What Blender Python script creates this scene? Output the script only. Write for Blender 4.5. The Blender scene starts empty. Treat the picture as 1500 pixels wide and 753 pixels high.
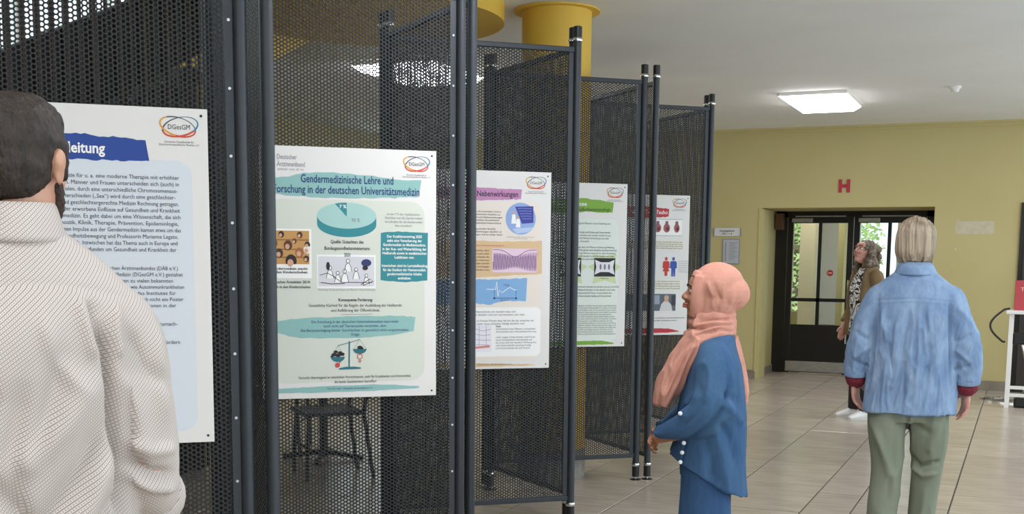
import bpy, bmesh, math, random
import numpy as np
from mathutils import Vector, Matrix, noise as mnoise

random.seed(7)
SC = bpy.context.scene
COL = SC.collection

# ------------------------------------------------------------------ camera, world, light, exposure
cam_d = bpy.data.cameras.new('camera'); cam = bpy.data.objects.new('camera', cam_d); COL.objects.link(cam)
cam_d.sensor_width = 36.0; cam_d.lens = 1700.0/1500.0*36.0
cam_d.shift_y = (590-376.5)/1500.0
cam_d.clip_start = 0.05; cam_d.clip_end = 200
R_ = Vector((0.91494734, 0.40346435, 0.0093747)); U_ = Vector((-0.05797894, 0.10842126, 0.99241285)); F_ = Vector((-0.39938679, 0.90854904, -0.12259218))
cam.matrix_world = Matrix(((R_.x, U_.x, -F_.x, 0), (R_.y, U_.y, -F_.y, 0), (R_.z, U_.z, -F_.z, 1.5), (0, 0, 0, 1)))
SC.camera = cam

SC.view_settings.view_transform = 'Standard'; SC.view_settings.look = 'None'
SC.view_settings.exposure = 0.57; SC.view_settings.gamma = 1.0
SC.view_settings.use_curve_mapping = False

W = bpy.data.worlds.new('daylight'); SC.world = W; W.use_nodes = True
bg = W.node_tree.nodes['Background']; bg.inputs[0].default_value = (0.78, 0.91, 1.0, 1); bg.inputs[1].default_value = 1.45

# ------------------------------------------------------------------ helpers
def lin(c):
    if isinstance(c, str):
        c = c.lstrip('#'); c = [int(c[i:i+2], 16)/255 for i in (0, 2, 4)]
    return tuple((x/12.92 if x <= 0.04045 else ((x+0.055)/1.055)**2.4) for x in c[:3]) + (1.0,)

MATS = {}
def mat(name, col, rough=0.6, metal=0.0, spec=0.5, noise=None, bump=None, emit=None, rnd=0.0, coat=0.0):
    """noise=(scale, colour2, amount, stretch xyz) ; bump=(scale, strength, stretch)"""
    if name in MATS: return MATS[name]
    m = bpy.data.materials.new(name); m.use_nodes = True; nt = m.node_tree; b = nt.nodes['Principled BSDF']
    b.inputs['Base Color'].default_value = lin(col); b.inputs['Roughness'].default_value = rough
    b.inputs['Metallic'].default_value = metal; b.inputs['Specular IOR Level'].default_value = spec
    b.inputs['Coat Weight'].default_value = coat
    tc = None
    def coords(st):
        nonlocal tc
        if tc is None: tc = nt.nodes.new('ShaderNodeTexCoord')
        mp = nt.nodes.new('ShaderNodeMapping'); mp.inputs['Scale'].default_value = st
        nt.links.new(tc.outputs['Object'], mp.inputs['Vector']); return mp.outputs[0]
    if noise:
        sc, c2, amt, st = noise
        n = nt.nodes.new('ShaderNodeTexNoise'); n.inputs['Scale'].default_value = sc; n.inputs['Detail'].default_value = 5
        nt.links.new(coords(st), n.inputs['Vector'])
        r = nt.nodes.new('ShaderNodeMapRange'); r.inputs[1].default_value = 0.35; r.inputs[2].default_value = 0.65
        r.inputs[3].default_value = 0; r.inputs[4].default_value = amt
        nt.links.new(n.outputs[0], r.inputs[0])
        mx = nt.nodes.new('ShaderNodeMix'); mx.data_type = 'RGBA'
        mx.inputs[6].default_value = lin(col); mx.inputs[7].default_value = lin(c2)
        nt.links.new(r.outputs[0], mx.inputs[0]); nt.links.new(mx.outputs[2], b.inputs['Base Color'])
        last = mx.outputs[2]
        if rnd:
            oi = nt.nodes.new('ShaderNodeObjectInfo'); mr = nt.nodes.new('ShaderNodeMapRange')
            mr.inputs[3].default_value = 1-rnd; mr.inputs[4].default_value = 1+rnd
            nt.links.new(oi.outputs['Random'], mr.inputs[0])
            hs = nt.nodes.new('ShaderNodeHueSaturation'); nt.links.new(last, hs.inputs['Color']); nt.links.new(mr.outputs[0], hs.inputs['Value'])
            nt.links.new(hs.outputs[0], b.inputs['Base Color'])
    if bump:
        sc, stg, st = bump
        n = nt.nodes.new('ShaderNodeTexNoise'); n.inputs['Scale'].default_value = sc; n.inputs['Detail'].default_value = 4
        nt.links.new(coords(st), n.inputs['Vector'])
        bp = nt.nodes.new('ShaderNodeBump'); bp.inputs['Strength'].default_value = stg; bp.inputs['Distance'].default_value = 0.01
        nt.links.new(n.outputs[0], bp.inputs['Height']); nt.links.new(bp.outputs[0], b.inputs['Normal'])
    if emit:
        b.inputs['Emission Color'].default_value = lin(emit[0]); b.inputs['Emission Strength'].default_value = emit[1]
    MATS[name] = m; return m

def mesh_from(name, V, F, mats, smooth=False, fm=None):
    me = bpy.data.meshes.new(name); me.from_pydata([tuple(v) for v in V], [], F)
    for m in (mats if isinstance(mats, (list, tuple)) else [mats]): me.materials.append(m)
    if fm is not None: me.polygons.foreach_set('material_index', fm)
    if smooth: me.polygons.foreach_set('use_smooth', [True]*len(me.polygons))
    me.update(); return me

def link(name, me, parent=None, loc=(0, 0, 0), rz=0.0):
    o = bpy.data.objects.new(name, me); COL.objects.link(o)
    o.location = loc; o.rotation_euler = (0, 0, rz)
    if parent: o.parent = parent
    return o

def thing(name, label, cat, loc=(0, 0, 0), rz=0.0, group=None):
    o = bpy.data.objects.new(name, None); COL.objects.link(o); o.empty_display_size = .1
    o.location = loc; o.rotation_euler = (0, 0, rz); o['label'] = label; o['category'] = cat
    if group: o['group'] = group
    return o

class MB:
    """collects faces of one part"""
    def __init__(s): s.v = []; s.f = []; s.m = []
    def add(s, V, F, mi=0):
        o = len(s.v); s.v += [tuple(x) for x in V]; s.f += [tuple(i+o for i in f) for f in F]; s.m += [mi]*len(F); return s
    def box(s, x0, x1, y0, y1, z0, z1, bv=0.0, mi=0):
        if bv <= 0:
            V = [(x, y, z) for z in (z0, z1) for y in (y0, y1) for x in (x0, x1)]
            return s.add(V, [(0, 2, 3, 1), (4, 5, 7, 6), (0, 1, 5, 4), (2, 6, 7, 3), (0, 4, 6, 2), (1, 3, 7, 5)], mi)
        bm = bmesh.new(); bmesh.ops.create_cube(bm, size=1)
        for v in bm.verts: v.co = ((x0+x1)/2+v.co.x*(x1-x0), (y0+y1)/2+v.co.y*(y1-y0), (z0+z1)/2+v.co.z*(z1-z0))
        bmesh.ops.bevel(bm, geom=list(bm.edges), offset=bv, segments=2, affect='EDGES', profile=.6)
        bm.verts.ensure_lookup_table(); bm.verts.index_update()
        s.add([v.co[:] for v in bm.verts], [[v.index for v in f.verts] for f in bm.faces], mi); bm.free(); return s
    def cyl(s, x, y, z0, z1, r0, r1=None, n=20, mi=0):
        r1 = r0 if r1 is None else r1
        V = [(x+r*math.cos(2*math.pi*i/n), y+r*math.sin(2*math.pi*i/n), z) for z, r in ((z0, r0), (z1, r1)) for i in range(n)]
        F = [(i, (i+1) % n, n+(i+1) % n, n+i) for i in range(n)] + [tuple(range(n))[::-1], tuple(range(n, 2*n))]
        return s.add(V, F, mi)
    def lathe(s, x, y, prof, n=24, mi=0):
        V = [(x+r*math.cos(2*math.pi*i/n), y+r*math.sin(2*math.pi*i/n), z) for r, z in prof for i in range(n)]; k = len(prof)
        F = [(j*n+i, j*n+(i+1) % n, (j+1)*n+(i+1) % n, (j+1)*n+i) for j in range(k-1) for i in range(n)]
        F += [tuple(range(n))[::-1], tuple(range((k-1)*n, k*n))]
        return s.add(V, F, mi)
    def tube(s, pts, r, n=8, mi=0):
        pts = [Vector(p) for p in pts]; V = []; up = None
        for i, p in enumerate(pts):
            t = (pts[min(i+1, len(pts)-1)]-pts[max(i-1, 0)]).normalized()
            if up is None: up = t.orthogonal().normalized()
            up = (up - t*up.dot(t)).normalized(); w = t.cross(up)
            V += [p+(up*math.cos(2*math.pi*k/n)+w*math.sin(2*math.pi*k/n))*r for k in range(n)]
        F = [(j*n+k, j*n+(k+1) % n, (j+1)*n+(k+1) % n, (j+1)*n+k) for j in range(len(pts)-1) for k in range(n)]
        F += [tuple(range(n))[::-1], tuple(range((len(pts)-1)*n, len(pts)*n))]
        return s.add(V, F, mi)
    def prism(s, poly, axis, a, b, mi=0):
        """poly: 2D list (ccw) extruded along axis from a to b; axis 'x': poly=(y,z), 'y': (x,z), 'z': (x,y)"""
        def P(p, t): return {'x': (t, p[0], p[1]), 'y': (p[0], t, p[1]), 'z': (p[0], p[1], t)}[axis]
        n = len(poly); V = [P(p, a) for p in poly]+[P(p, b) for p in poly]
        F = [tuple(range(n))[::-1], tuple(range(n, 2*n))]+[(i, (i+1) % n, n+(i+1) % n, n+i) for i in range(n)]
        return s.add(V, F, mi)
    def build(s, name, mats, parent=None, smooth=False, loc=(0, 0, 0), rz=0.0):
        return link(name, mesh_from(name, s.v, s.f, mats, smooth, s.m if isinstance(mats, (list, tuple)) else None), parent, loc, rz)

def auto_smooth(o, ang=40):
    me = o.data; me.polygons.foreach_set('use_smooth', [True]*len(me.polygons))
    me.set_sharp_from_angle(angle=math.radians(ang)); return o

def struct(o, label=None, cat=None):
    o['kind'] = 'structure'
    if label: o['label'] = label
    if cat: o['category'] = cat
    return o

# ------------------------------------------------------------------ materials of the place
M_wall = mat('yellow_paint', '#c4b781', .75, noise=(1.4, '#beb078', .5, (1, 1, 1)), bump=(90, .12, (1, 1, 1)))
M_yel = mat('strong_yellow_paint', '#e3ba48', .6, noise=(2, '#dcb240', .5, (1, 1, 1)))
M_ceil = mat('ceiling_white', '#ebeae6', .9, noise=(1.1, '#e3e2de', .6, (1, 1, 1)), bump=(60, .1, (1, 1, 1)))
M_grout = mat('tile_joint', '#4d453c', .8)
M_tile = mat('stone_tile', '#c2b5a6', .24, noise=(3.0, '#ad9f90', .8, (1, 6, 1)), bump=(6, .03, (1, 1, 1)), rnd=.07)
M_skirt = mat('skirting_stone', '#8f8375', .35, noise=(8, '#7d7265', .7, (1, 1, 1)))
M_steel = mat('anthracite_steel', '#363b40', .42, metal=.25, noise=(40, '#2e3338', .4, (1, 1, 1)))
M_sheet = mat('perforated_steel', '#27292b', .5, metal=.2)
M_blackp = mat('black_plastic', '#17181a', .4)
M_chrome = mat('chrome', '#d9dadb', .15, metal=1.0)
M_screw = mat('screw_zinc', '#b9bcbd', .3, metal=.9)
M_brown = mat('dark_brown_paint', '#3a2a1e', .5)
M_darkwood = mat('dark_cladding', '#2b2722', .6, noise=(3, '#221f1b', .7, (1, 1, 1)))
M_doorblack = mat('black_door_paint', '#15130f', .3)
M_doorbrown = mat('brown_door_frame', '#5d3c22', .5)
M_alu = mat('brushed_plate', '#b9b6ae', .38, metal=.8, noise=(14, '#96938b', .7, (1, 1, 8)))
M_white = mat('white_lacquer', '#ebe9e4', .4)
M_conc = mat('grey_stone_base', '#a5a199', .55, noise=(18, '#7f7b74', .8, (1, 1, 1)))
M_paper = mat('white_paper', '#d9d8d6', .7)
M_cream = mat('cream_paint', '#e6d9b4', .7)
M_glass = mat('clear_glass', '#ffffff', .02)
def _glass():
    nt = M_glass.node_tree; nt.nodes.clear()
    o = nt.nodes.new('ShaderNodeOutputMaterial'); t = nt.nodes.new('ShaderNodeBsdfTransparent'); g = nt.nodes.new('ShaderNodeBsdfGlossy'); g.inputs['Roughness'].default_value = .02
    t.inputs[0].default_value = (.94, .96, .95, 1)
    mx = nt.nodes.new('ShaderNodeMixShader'); lw_ = nt.nodes.new('ShaderNodeLayerWeight'); pw = nt.nodes.new('ShaderNodeMath'); pw.operation = 'POWER'; pw.inputs[1].default_value = 5; nt.links.new(lw_.outputs['Facing'], pw.inputs[0])
    fr = nt.nodes.new('ShaderNodeMath'); fr.operation = 'MULTIPLY_ADD'; fr.inputs[1].default_value = .9; fr.inputs[2].default_value = .03; nt.links.new(pw.outputs[0], fr.inputs[0])
    nt.links.new(fr.outputs[0], mx.inputs[0]); nt.links.new(t.outputs[0], mx.inputs[1]); nt.links.new(g.outputs[0], mx.inputs[2]); nt.links.new(mx.outputs[0], o.inputs[0])
_glass()

# ------------------------------------------------------------------ the room
ZC = 3.16; YW = 14.9; YD = 16.05
fl = struct(MB().box(-8.2, 3, -3, 19.5, -.12, -.004).build('floor', M_grout))
def slab_mesh(w, l, name):
    b = MB(); e = .003
    b.add([(0, 0, -.01), (w, 0, -.01), (w, l, -.01), (0, l, -.01), (0, 0, -.0015), (w, 0, -.0015), (w, l, -.0015), (0, l, -.0015), (e, e, 0), (w-e, e, 0), (w-e, l-e, 0), (e, l-e, 0)],
          [(0, 1, 5, 4), (1, 2, 6, 5), (2, 3, 7, 6), (3, 0, 4, 7), (4, 5, 9, 8), (5, 6, 10, 9), (6, 7, 11, 10), (7, 4, 8, 11), (8, 9, 10, 11)])
    return mesh_from(name, b.v, b.f, M_tile)
TW, TL, TJ = .5385, .885, .009
me_tile = slab_mesh(TW-TJ, TL-TJ-.004, 'tile'); me_half = slab_mesh(.279-TJ, TL-TJ-.004, 'tile_narrow')
cols = [(-1.172-TW*i, TW, me_tile) for i in range(1, 12)] + [(-1.172, .279, me_half)] + [(-.893+TW*i, TW, me_tile) for i in range(0, 5)]
offs = {0: 7.893, 1: 6.85, 2: 7.2, 3: 7.6}
for ci, (x0, w_, me_) in enumerate(cols):
    ph = {-1.711: 7.893, -2.249: 6.85, -.893: 7.467, -.355: 8.0, -1.172: 7.7}.get(round(x0, 3), 7.0+(ci*.37) % .885)
    y = ph-TL*6
    while y < 15.9:
        if y > 4.6 and (x0 < 1.0 or y > 8):
            link('tile', me_, fl, (x0+TJ/2, y+TJ/2, 0))
        y += TL
# beyond the tiles picked out above the floor goes on in the same stone
stone = MB().box(-8.2, 3, -3, 4.5, -.004, -.001).build('floor_stone', M_tile, fl)

ceil = MB()
ceil.box(-3.9, 3, -3, YW+.1, ZC, ZC+.25); ceil.box(-8.2, -3.9, 8.7, YW+.1, ZC, ZC+.25); ceil.box(-8.2, -3.9, -3, 2.2, ZC, ZC+.25)
struct(ceil.build('ceiling', M_ceil))
struct(MB().box(-8.4, 5, -3, 9.2, 6.0, 6.2).build('ceiling_stairwell', M_ceil))

OX0, OX1, OZ = -3.15, -1.05, 2.175
wb = MB(); wb.box(-8.4, OX0, YW, YW+.25, 0, 3.3); wb.box(OX1, 3.4, YW, YW+.25, 0, 3.3); wb.box(OX0, OX1, YW, YW+.25, OZ, 3.3)
# reveal of the doorway
wb.box(OX0-.2, OX0, YW+.25, YD+.1, 0, OZ); wb.box(OX1, OX1+.2, YW+.25, YD+.1, 0, OZ); wb.box(OX0-.2, OX1+.2, YW+.25, YD+.1, OZ, 2.6)
struct(wb.build('wall_back', M_wall))
struct(MB().box(-8.4, 3.2, -3.2, -3.0, 0, 6.0).build('wall_front', M_ceil))
# corner moulding of the doorway
tm = MB(); tm.box(OX0-.0, OX0+.035, YW-.012, YW+.12, 0, OZ); tm.box(OX0+.035, OX0+.055, YW+.02, YW+.4, 0, OZ-.01)
struct(tm.build('trim_1', M_wall))
cn = MB().prism([(YW-.02, 3.1), (YW, 3.1), (YW, ZC), (YW-.05, ZC), (YW-.05, ZC-.02), (YW-.02, ZC-.035)], 'x', -8.2, 3.2)
struct(cn.build('trim_2', M_wall))
sk = MB(); sk.box(-8.2, OX0-.0, YW-.018, YW, 0, .115); sk.box(OX1, 3.2, YW-.018, YW, 0, .115)
struct(sk.build('baseboard_back', M_skirt))
sk = MB(); sk.box(OX0, OX0+.016, YW-.018, YD, 0, .1); sk.box(OX1-.016, OX1, YW-.018, YD, 0, .1)
struct(sk.build('baseboard_reveal', M_skirt))

wl = MB(); X0, X1 = -8.4, -8.2
wl.box(X0, X1, -3, 12.9, 0, 2.5); wl.box(X0, X1, 14.7, YW, 0, 2.75); wl.box(X0, X1, 12.9, 14.7, 0, 1.3)
wl.box(X0, X1, -3, YW, 5.6, 6.2); wl.box(X0, X1, 9.1, 12.9, 2.5, 3.4); wl.box(X0, X1, 12.9, YW, 2.75, 3.4); wl.box(X0, X1, -3, 1, 2.5, 6.2)
struct(wl.build('wall_left', M_wall))
struct(MB().box(-7.0, -3.9, 8.7, 8.9, ZC+.25, 6.2).build('wall_stairwell_end', M_wall))
struct(MB().box(-3.95, -3.8, -3, 8.9, ZC+.25, 6.2).build('wall_stairwell_side', M_wall))
wn = MB()
for i in range(8): wn.box(X0+.05, X0+.12, 1+i*1.157-.04, 1+i*1.157+.04, 2.5, 5.6)
for z in (2.5, 4.05, 5.54): wn.box(X0+.05, X0+.12, 1, 9.1, z, z+.06)
win = struct(wn.build('window_1', M_white))
link('pane', MB().box(X0+.08, X0+.09, 1, 9.1, 2.5, 5.6).build('pane_', M_glass).data, win); bpy.data.objects.remove(bpy.data.objects['pane_'])

w3 = MB()
for y in (12.9, 13.8, 14.64): w3.box(X0+.05, X0+.12, y, y+.06, 1.3, 2.75)
for z in (1.3, 2.69): w3.box(X0+.05, X0+.12, 12.9, 14.7, z, z+.06)
w3o = struct(w3.build('window_added', M_white))  # added window hidden by a poster, lets daylight in behind the screens
for a, b in ((12.96, 13.8), (13.86, 14.64)): MB().box(X0+.08, X0+.085, a, b, 1.36, 2.69).build('pane', M_glass, w3o)
# lobby behind the glazed doors
lb = MB(); lb.box(-4.6, -4.4, YD+.1, 19.5, 0, 3.0); lb.box(-4.6, .8, YD+.1, 19.5, 3.0, 3.2)
for a, b in ((-4.6, -3.53), (-3.37, -2.5), (.3, .8)): lb.box(a, b, 19.3, 19.5, 0, 3.0)
for a, b in ((-3.53, -3.37), (-2.5, .3)): lb.box(a, b, 19.3, 19.5, 0, .7); lb.box(a, b, 19.3, 19.5, 2.6, 3.0)
struct(lb.build('wall_lobby', M_wall))
lw = MB()
for x in (-2.5, -1.86, -1.2, -.5, .3): lw.box(x-.04, x+.04, 19.35, 19.43, .7, 2.6)
for z in (.7, 2.54): lw.box(-2.5, .3, 19.36, 19.42, z, z+.05)
lw.box(-3.53, -3.37, 19.36, 19.42, 1.7, 1.78)
lwo = struct(lw.build('window_2', M_white))
for a, b in ((-3.53, -3.37), (-2.46, -1.9), (-1.82, -1.24), (-1.16, -.54), (-.46, .26)):
    MB().box(a, b, 19.39, 19.395, .75, 2.54).build('pane', M_glass, lwo)
struct(MB().box(-3.1, -2.885, 17.6, 17.9, 0, 3.0).build('pillar_lobby', M_cream))
struct(MB().box(-2.55, -2.46, 17.6, 17.9, 0, 3.0).build('pillar_lobby_narrow', M_wall))
wbd = thing('pale_wall_board', 'pale grey board on the lobby wall seen through the glazed door', 'board', (-3.12, 19.3, .5))
MB().box(0, .36, -.03, -.002, 0, 1.9, .004).build('board', M_paper, wbd)

# greenery beyond the lobby window (trees seen as leaf masses)
M_leaf = mat('tree_leaves', '#9db76a', .7, noise=(3, '#d3dd9a', .9, (1, 1, 1)))
M_bark = mat('tree_bark', '#5b4a39', .8)
def tree(x, y, label):
    t = thing('tree', label, 'tree', (x, y, 0))
    MB().tube([(0, 0, 0), (.05, 0, 1.2), (-.05, .05, 2.6)], .14, 10).build('trunk', M_bark, t)
    V = []; F = []; rr = random.Random(int(x*100))
    for i in range(5000):
        c = Vector((rr.uniform(-1, 1)*1.7, rr.uniform(-1, 1)*1.5, 2.4+rr.uniform(-1, 1)*1.9)); a = Vector((rr.uniform(-1, 1), rr.uniform(-1, 1), rr.uniform(-1, 1))).normalized()*.07; b = a.orthogonal().normalized()*.04
        k = len(V); V += [c-a, c+b, c+a, c-b]; F.append((k, k+1, k+2, k+3))
    link('foliage', mesh_from('foliage', V, F, M_leaf), t)
tree(-4.6, 25.5, 'leafy tree outside, seen through the glazing of the first door leaf')
tree(-.4, 25.5, 'pale green tree outside, behind the leaf the curly-haired visitor stands at')

# column with collar and stone base
cx, cy = -2.99, 7.49
pl = MB().cyl(0, 0, .2, ZC, .235, n=48).build('pillar', M_yel, loc=(cx, cy, 0)); struct(auto_smooth(pl))
auto_smooth(MB().lathe(0, 0, [(.238, 0), (.238, .19), (.232, .2)], 48).build('base', M_conc, pl))
auto_smooth(MB().lathe(0, 0, [(.236, ZC-.012), (.29, ZC-.012), (.29, ZC-.001), (.236, ZC-.001)], 48).build('collar', M_yel, pl))
# rounded yellow landing edge under the ceiling
ld = MB(); ld.prism([(-4.03+.86*math.cos(2*math.pi*i/64), 6.85+.86*math.sin(2*math.pi*i/64)) for i in range(64)], 'z', 3.04, ZC)
ldo = struct(auto_smooth(ld.build('beam_landing', M_yel)))

# ------------------------------------------------------------------ staircase behind the screens
st = thing('staircase', 'dark staircase with brown vertical bars rising behind the screens', 'staircase', (-5.2, 0, 0))
def zt(y): return 2.61+.456*(y-4.84)
MB().prism([(3.0, zt(3.0)-.62), (6.9, zt(6.9)-.5), (6.9, zt(6.9)), (3.0, zt(3.0))], 'x', -.03, .03).build('stringer', M_darkwood, st)
MB().prism([(3.0, zt(3.0)-1.0), (6.9, zt(6.9)-1.0), (6.9, zt(6.9)-.55), (3.0, zt(3.0)-.55)], 'x', -1.23, -1.17).build('stringer', M_darkwood, st)
for i in range(12):
    y = 3.1+i*.3; MB().box(-1.17, -.03, y, y+.32, zt(y)-.62, zt(y)-.57).build('step', M_darkwood, st)
for i in range(30):
    y = 3.75+i*.108; bb = MB().tube([(.06, y, .05), (.06, y, min(4.6, zt(y)+1.5))], .0125 if i % 2 else .02, 8).build('baluster', M_brown, st)
MB().tube([(.06, 3.0, zt(3.0)+.95), (.06, 6.9, zt(6.9)+.95)], .025, 10).build('handrail', M_brown, st)
und = MB().prism([(3.0, .0), (6.6, .0), (6.6, zt(6.6)-.62), (3.0, zt(3.0)-.68)], 'x', -.14, -.08).build('under_panel', M_darkwood, st)
s2 = thing('stair_flight', 'yellow painted upper stair flight glimpsed through the mesh', 'staircase', (-5.6, 0, 0))
MB().prism([(7.0, 2.62), (8.6, 3.36), (8.6, 3.75), (7.0, 2.95)], 'x', -.9, .0).build('soffit', M_yel, s2)
MB().prism([(7.0, 2.96), (8.6, 3.76), (8.6, 3.95), (7.0, 3.15)], 'x', -.05, .0).build('stringer', M_darkwood, s2)

# ------------------------------------------------------------------ doors
XL, XR = -3.094, -1.13
dx0, dx1, dmid = -2.99, -1.22, -2.127
fr = MB(); fr.box(OX0, dx0-.005, YD-.04, YD+.06, 0, OZ); fr.box(dx1+.005, OX1, YD-.04, YD+.06, 0, OZ); fr.box(OX0, OX1, YD-.04, YD+.06, 2.1, OZ)
fro = struct(fr.build('trim_3', M_doorblack))
struct(MB().box(OX0+.016, OX0+.12, YD-.2, YD-.041, 1.93, OZ-.03, .004).build('trim_4', M_doorbrown))
def leaf(n, x0, x1, label, handle_right):
    d = bpy.data.objects.new('door_%d' % n, None); COL.objects.link(d); d.location = (0, YD, 0); d['kind'] = 'structure'; d['label'] = label
    s = .075; g = .045; top = 2.02; mid0, mid1, low = .972, 1.018, .659
    xm = (x0+x1)/2
    MB().box(x0, x0+s, -.025, .025, .0, 2.1, .004).build('stile', M_doorblack, d)
    MB().box(x1-s, x1, -.025, .025, .0, 2.1, .004).build('stile', M_doorblack, d)
    MB().box(x0+s, x1-s, -.025, .025, top, 2.1).build('top_rail', M_doorblack, d)
    MB().box(x0+s, x1-s, -.022, .022, mid0, mid1).build('glazing_bar', M_doorblack, d)
    MB().box(xm-g/2, xm+g/2, -.022, .022, low, top).build('glazing_bar', M_doorblack, d)
    MB().box(x0+s, x1-s, -.02, .02, .01, low).build('lower_panel', M_doorblack, d)
    MB().box(x0+.03, x1-.02, -.032, -.024, .02, .16, .002).build('kick_plate', M_alu, d)
    for a, b in ((x0+s, xm-g/2), (xm+g/2, x1-s)):
        for c, e in ((low, mid0), (mid1, top)):
            MB().box(a, b, -.003, .003, c, e).build('pane', M_glass, d)
    hx = x1-.035 if handle_right else x0+.035
    h = MB().tube([(hx, -.085, .42), (hx, -.085, 1.27)], .012, 10).build('handle', M_chrome, d)
    for z in (.46, 1.23): MB().tube([(hx, -.02, z), (hx, -.09, z)], .016, 10).build('bracket', M_chrome, h)
    cl = MB().box(x0+.06, x0+.33, -.085, -.025, 2.03, 2.085, .006).build('closer', M_alu, d)
    MB().box(x0+.1, x1-.1, -.05, -.035, 2.1, 2.118).build('closer_arm', M_alu, cl)
    return d
d1 = leaf(1, dx0, dmid-.003, 'black glazed door leaf with steel kick plate and red round sticker', True)
d2 = leaf(2, dmid+.003, dx1, 'black glazed door leaf behind the visitor in the blue denim shirt', False)
M_stick = mat('sticker_red', '#b5342a', .5); M_stw = mat('sticker_pale', '#e9cfc0', .5)
stk = MB(); stk.prism([(-2.413+.042*math.cos(-2*math.pi*i/24), 1.358+.042*math.sin(-2*math.pi*i/24)) for i in range(24)], 'y', -.006, -.0035)
sk_ = stk.build('sticker', M_stick, d1); MB().box(-2.44, -2.386, -.0075, -.0062, 1.352, 1.366).build('sticker_bar', M_stw, sk_)
# dark door further along the back wall
d3 = bpy.data.objects.new('door_3', None); COL.objects.link(d3); d3['kind'] = 'structure'; d3['label'] = 'dark wooden door in the yellow wall behind the white table'
d3.location = (0, YW, 0)
M_dkdoor = mat('dark_door', '#3a332e', .45, noise=(5, '#2c2723', .6, (1, 1, .2)))
MB().box(-.1, .95, -.03, -.001, 0, 2.21).build('frame', M_doorblack, d3)
MB().box(-.05, .9, -.045, -.031, .01, 2.16, .004).build('panel', M_dkdoor, d3)

# ------------------------------------------------------------------ wall things
M_red = mat('red_letter', '#b1263a', .5)
H = thing('letter_sign', 'dark red letter H on the yellow wall above the doorway', 'sign', (-2.113, YW, 2.434))
hb = MB(); hb.box(-.069, -.029, -.012, -.001, -.08, .08); hb.box(.029, .069, -.012, -.001, -.08, .08); hb.box(-.029, .029, -.012, -.001, -.02, .02)
hb.build('letter', M_red, H)
M_ink = mat('print_black', '#2a2b30', .7); M_inkg = mat('print_grey', '#8b8d95', .7)

# text helper ----------------------------------------------------------
def text_mesh(s, size, align='LEFT', width=None, bold=0.0, line=1.0):
    c = bpy.data.curves.new('txt', 'FONT'); c.body = s; c.size = size; c.align_x = align; c.align_y = 'TOP'
    c.resolution_u = 2; c.space_line = line; c.offset = bold*size
    o = bpy.data.objects.new('txt', c); COL.objects.link(o)
    dg = bpy.context.evaluated_depsgraph_get(); dg.update()
    me = bpy.data.meshes.new_from_object(o.evaluated_get(dg)); bpy.data.objects.remove(o); bpy.data.curves.remove(c)
    n = len(me.vertices); co = np.empty(n*3, np.float32); me.vertices.foreach_get('co', co); co = co.reshape(-1, 3)
    if n and width:
        w = co[:, 0].max()-co[:, 0].min(); co[:, 0] *= width/max(w, 1e-6)
    out = np.zeros_like(co); out[:, 0] = co[:, 0]; out[:, 2] = co[:, 1]; me.vertices.foreach_set('co', out.ravel()); me.update()
    return me
def put_text(parent, name, s, u, v, size, m, align='LEFT', width=None, bold=0.0, y=-.0, line=1.0):
    me = text_mesh(s, size, align, width, bold, line); me.materials.clear(); me.materials.append(m); me.name = name
    return link(name, me, parent, (u, y, -v))

sg = thing('door_sign', 'small white room sign above the grey notice by the doorway', 'sign', (-3.716, YW, 1.926))
MB().box(0, .331, -.015, -.001, -.104, 0, .004).build('plate', M_paper, sg)
for x in (-.012, .331): MB().box(x, x+.012, -.018, -.001, -.106, .002).build('end_cap', M_inkg, sg)
put_text(sg, 'lettering', 'Hauptgebäude\nHG 1 + 4', .165, .02, .034, M_ink, 'CENTER', .19, .01, -.0165, 1.1)
nt_ = thing('wall_notice', 'grey framed paper notice hung below the small room sign', 'notice', (-3.605, YW, 1.787))
MB().box(0, .223, -.012, -.001, -.321, 0, .003).build('frame', M_inkg, nt_)
MB().box(.01, .213, -.0135, -.0122, -.311, -.01).build('paper', mat('grey_paper', '#b9bbc0', .6), nt_)
for i in range(12): MB().box(.085, .195-.02*(i % 3), -.0145, -.0136, -.05-.019*i, -.044-.019*i).build('text_row', M_inkg, nt_)
MB().box(.035, .047, -.0145, -.0136, -.28, -.04).build('text_column', M_inkg, nt_)
pt = thing('wall_patch', 'pale rounded patch of bare plaster where a sign was removed', 'patch', (-.595, YW, 1.925))
def rrect(w, h, r, n=5):
    P = []
    for cxx, cyy, a0 in ((w/2-r, h/2-r, 0), (-w/2+r, h/2-r, 90), (-w/2+r, -h/2+r, 180), (w/2-r, -h/2+r, 270)):
        for k in range(n+1):
            a = math.radians(a0+90*k/n); P.append((cxx+r*math.cos(a), cyy+r*math.sin(a)))
    return P
M_plast = mat('bare_plaster', '#cfc6ae', .85, noise=(14, '#c2b795', .8, (1, 1, 1)))
MB().prism(rrect(.43, .15, .035)[::-1], 'y', -.004, -.0005).build('plaster', M_plast, pt)
MB().prism([(-.2+.012*math.cos(-i), -.25+.02*math.sin(-i)) for i in range(6)], 'y', -.003, -.0005).build('plaster_chip', M_plast, pt)
MB().prism([(-.15+.01*math.cos(-i), -.255+.012*math.sin(-i)) for i in range(6)], 'y', -.003, -.0005).build('plaster_chip', M_plast, pt)
MB().prism([(-.19+.01*math.cos(-i), .09+.016*math.sin(-i)) for i in range(6)], 'y', -.003, -.0005).build('plaster_chip', M_plast, pt)

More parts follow.
